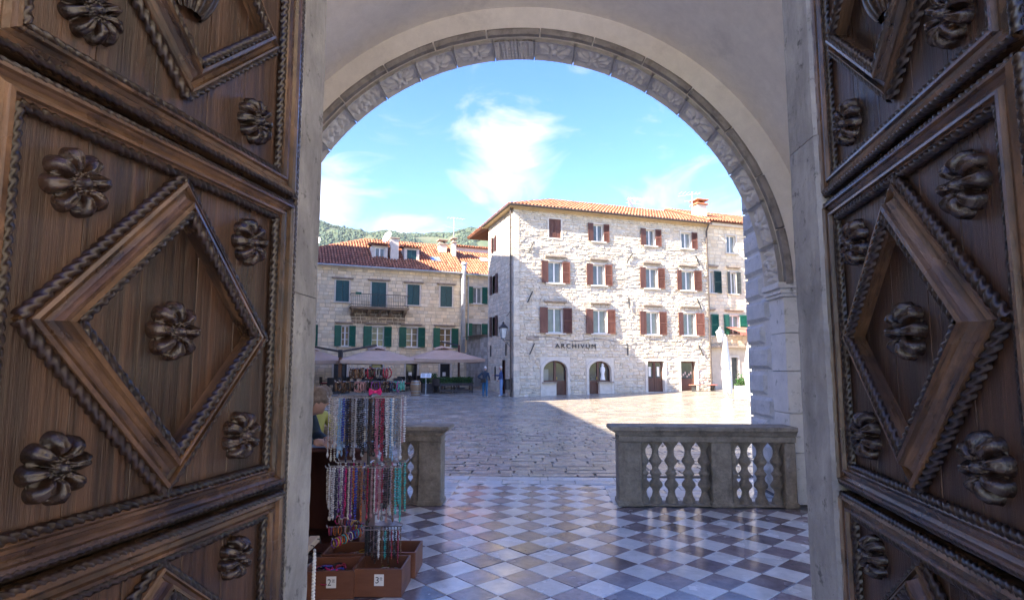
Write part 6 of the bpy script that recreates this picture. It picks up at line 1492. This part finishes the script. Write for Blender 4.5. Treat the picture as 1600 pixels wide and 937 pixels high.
def make_tray(label, x, y, rz, price, w=.36, d=.33, h=.20):
    T = thing('wooden_tray', label, 'tray', (x, y, 0), rz, 'wooden trays at the foot of the rack'); t = .014
    B('front_board', 'tray_wood', T, (-w / 2, w / 2, -d / 2, -d / 2 + t, 0.004, h), b=.002); B('back_board', 'tray_wood', T, (-w / 2, w / 2, d / 2 - t, d / 2, 0.004, h), b=.002)
    B('side_board', 'tray_wood', T, (-w / 2, -w / 2 + t, -d / 2 + t, d / 2 - t, .004, h), b=.002); B('side_board', 'tray_wood', T, (w / 2 - t, w / 2, -d / 2 + t, d / 2 - t, .004, h), b=.002)
    B('tray_floor', 'tray_wood', T, (-w / 2 + t, w / 2 - t, -d / 2 + t, d / 2 - t, .004, .10)); B('divider', 'tray_wood', T, (-w / 2 + t, w / 2 - t, -.06, -.05, .10, h - .03))
    if price:
        c = B('price_card', 'card_white', T, (-.035 + .02, .035 + .02, -d / 2 - .004, -d / 2 - .001, .085, .165))
        text_part(c, price, .024, .045, 'ink', (-.005, -d / 2 - .0045, .103), (rad(90), 0, 0), .0006, 'price_figure'); text_part(c, '00', .018, .016, 'ink', (.026, -d / 2 - .0045, .130), (rad(90), 0, 0), .0006, 'price_figure'); B('price_rule', 'ink', c, (.026, .046, -d / 2 - .0048, -d / 2 - .0042, .124, .126))
    return T
make_tray('wooden tray of dark pink and blue hair ties with price card 2', -1.335, 4.50, .06, '2')
make_tray('wooden tray nearly empty with price card 3, front right', -0.985, 4.545, -.03, '3', .37)
make_tray('wooden tray with price tag hidden, rear left behind the pink hair ties', -1.33, 4.89, .03, None)
make_tray('wooden tray with price tag hidden, rear right of the rack pole', -0.955, 4.93, -.02, None, .38)
r = random.Random(8)
def ring_flat(c, R, rr, p, tilt, lab, grp):
    o = obj('hair_tie', loop_mesh(c, R, rr), None, p, (tilt[0], rad(90) + tilt[1], tilt[2])); tag(o, lab, 'hair tie', grp)
for i in range(34):
    c = r.choice(('crimson', 'magenta', 'crimson', 'navy', 'black', 'purple', 'cobalt')); x, y = r.uniform(-.13, .10), r.uniform(-.11, .11)
    if x > .02: c = r.choice(('navy', 'black', 'black', 'cobalt'))
    ring_flat(c, r.choice((.028, .036)), .006, (-1.335 + x + .03, 4.50 + y, .112 + r.uniform(0, .05)), (r.uniform(-.4, .4), r.uniform(-.4, .4), r.uniform(0, 6)), '%s %s hair tie in the heap in the tray priced 2' % (nth('h', c), c), 'hair ties in the front left tray')
for i in range(16):
    c = r.choice(('brown', 'cream', 'olive', 'grey')); ring_flat(c, .03, .004, (-.985 + r.uniform(-.13, .13), 4.545 + r.uniform(-.03, .12), .108 + r.uniform(0, .015)), (r.uniform(-.2, .2), r.uniform(-.2, .2), r.uniform(0, 6)), '%s %s bangle lying in the tray priced 3' % (nth('p', c), c), 'bangles in the front right tray')
for i in range(18):
    c = r.choice(('purple', 'sky', 'rose', 'brown', 'yellow', 'silver')); ring_flat(c, .03, .0045, (-1.33 + r.uniform(-.12, .13), 4.89 + r.uniform(-.13, .13), .11 + r.uniform(0, .03)), (r.uniform(-.3, .3), r.uniform(-.3, .3), r.uniform(0, 6)), '%s %s bangle lying in the rear left tray' % (nth('q', c), c), 'bangles in the rear left tray')

# brown cabinet table behind the rack, with cloth and small goods
T = thing('stall_table', 'dark red-brown cabinet table behind the necklace rack', 'table', (-1.62, 5.62, 0), rad(-3))
B('side_panel', 'cabinet_wood', T, (.04, .26, -.24, .24, 0.10, .90), b=.006); B('side_panel', 'cabinet_wood', T, (-.52, -.48, -.24, .24, 0.10, .90), b=.006); B('base_board', 'cabinet_wood', T, (-.56, .34, -.28, .28, 0.02, .10), b=.006)
B('table_top', 'cabinet_wood', T, (-.62, .40, -.30, .30, .90, .935), b=.006); B('back_panel', 'cabinet_wood', T, (-.48, .04, .20, .22, .10, .90))
m = MB(); n = 14
for i in range(n + 1):
    for j in range(7): x = -.50 + .78 * i / n; y = -.27 + .5 * j / 6; m.v.append((x, y, .940 + .012 * abs(mnoise.noise(Vector((x * 9, y * 9, 2))))))
for i in range(n):
    for j in range(6): a = i * 7 + j; m.face((a, a + 7, a + 8, a + 1))
tag(m.build('stall_cloth', 'cloth_blue', None, True, (-1.62, 5.62, 0)), 'pale blue cloth spread on the stall table', 'cloth')
T = thing('goods_box', 'cardboard box of small goods on the stall table', 'box', (-1.55, 5.70, .958)); B('box_front', 'ledge_wood', T, (-.13, .13, -.09, -.08, 0, .11)); B('box_back', 'ledge_wood', T, (-.13, .13, .08, .09, 0, .11)); B('box_side', 'ledge_wood', T, (-.13, -.12, -.08, .08, 0, .11)); B('box_side', 'ledge_wood', T, (.12, .13, -.08, .08, 0, .11)); B('box_floor', 'ledge_wood', T, (-.12, .12, -.08, .08, 0, .01))
T = thing('table_lamp_stand', 'small black pot with a round reddish disc on a stem on the stall', 'ornament', (-1.60, 5.86, .945)); m = MB(); m.lathe([(0, .045), (.10, .055), (.105, .045)], 0, 0, 12); m.build('pot', 'iron', T); m = MB(); m.tube([(0, 0, .1), (0, 0, .2)], .005, 6); m.build('stem', 'iron', T); m = MB(); m.lathe([(-.008, .045), (.008, .045)], 0, 0, 16); o = m.build('disc', 'bead_brown', T, False, (0, 0, .24)); o.rotation_euler = (rad(80), 0, 0)

# near ledge at the left jamb with jade strands hooked on its rail
T = thing('display_ledge', 'pale wooden ledge with hooks just outside the left jamb', 'ledge', (-1.30, 3.62, 0), rad(2))
B('rail', 'ledge_wood', T, (-.03, .035, -.34, .34, .515, .555), b=.004); B('shelf', 'cabinet_wood', T, (-.40, -.031, -.33, .33, .48, .51), b=.004)
for x, y in ((-.36, -.3), (-.36, .3), (-.06, -.3), (-.06, .3)): B('leg', 'cabinet_wood', T, (x - .02, x + .02, y - .02, y + .02, 0.0, .48))
for i in range(5): y = -.28 + .14 * i; m = MB(); m.tube([(.036, y, .55), (.055, y, .548), (.058, y, .53), (.05, y, .52)], .003, 5); m.build('hook', 'iron', T)
T = thing('wood_crate', 'small red-brown wooden crate standing on the pale ledge', 'crate', (-1.47, 3.55, .512), rad(2))
B('front_board', 'tray_wood', T, (-.13, .13, -.15, -.138, 0, .14)); B('back_board', 'tray_wood', T, (-.13, .13, .138, .15, 0, .14)); B('side_board', 'tray_wood', T, (.118, .13, -.138, .138, 0, .14)); B('side_board', 'tray_wood', T, (-.13, -.118, -.138, .138, 0, .14)); B('crate_floor', 'tray_wood', T, (-.118, .118, -.138, .138, 0, .01))
def big_strand(c, x, y, z, L, lab):
    m = MB(); n = int(L / .021)
    for i in range(n):
        for s in (-1, 1): m.ball((0, s * .011 * min(1, i / 3), -.021 * i), .0115, 8, 6, sc=(.85, .85, 1.05))
    o = m.build('necklace', 'bead_' + c, None, True, (x, y, z)); tag(o, lab, 'necklace', 'big bead strands on the ledge')
big_strand('jade', -1.242, 3.40, .525, .42, 'jade green bead strand on the near hook of the pale ledge'); big_strand('jade', -1.238, 3.56, .525, .46, 'jade green bead strand on the middle hook of the pale ledge'); big_strand('white', -1.236, 3.74, .525, .42, 'white bead strand on the far hook of the pale ledge')
# small board leaning behind the right jamb
T = thing('info_board', 'small white and blue board leaning behind the right jamb', 'sign', (3.72, 6.75, 0), rad(-60)); o = B('board', 'card_white', T, (-.30, .30, -.012, .012, 0.02, .62), b=.004); B('board_print', 'cloth_blue', T, (-.26, .26, -.016, -.0125, .08, .32)); B('board_frame', 'iron', T, (-.31, -.30, -.016, .016, 0, .63), (.30, .31, -.016, .016, 0, .63))

# ------------------------------------------------------------------ thin air that fades the far hill
def make_haze():
    m = MB(); m.box(-1000, 1000, -90, 1300, -2.0, 345)
    mt = bpy.data.materials.new('haze_air'); mt.use_nodes = True; nt = mt.node_tree; nt.nodes.clear()
    o = nt.nodes.new('ShaderNodeOutputMaterial'); v = nt.nodes.new('ShaderNodeVolumePrincipled'); v.inputs['Density'].default_value = 0.00009; v.inputs['Color'].default_value = (0.72, 0.86, 1.0, 1); nt.links.new(v.outputs[0], o.inputs['Volume'])
    h = obj('haze', m.mesh('haze', mt)); tag(h, 'thin bluish air between the roofs and the far hill', None, None, 'stuff')
make_haze()
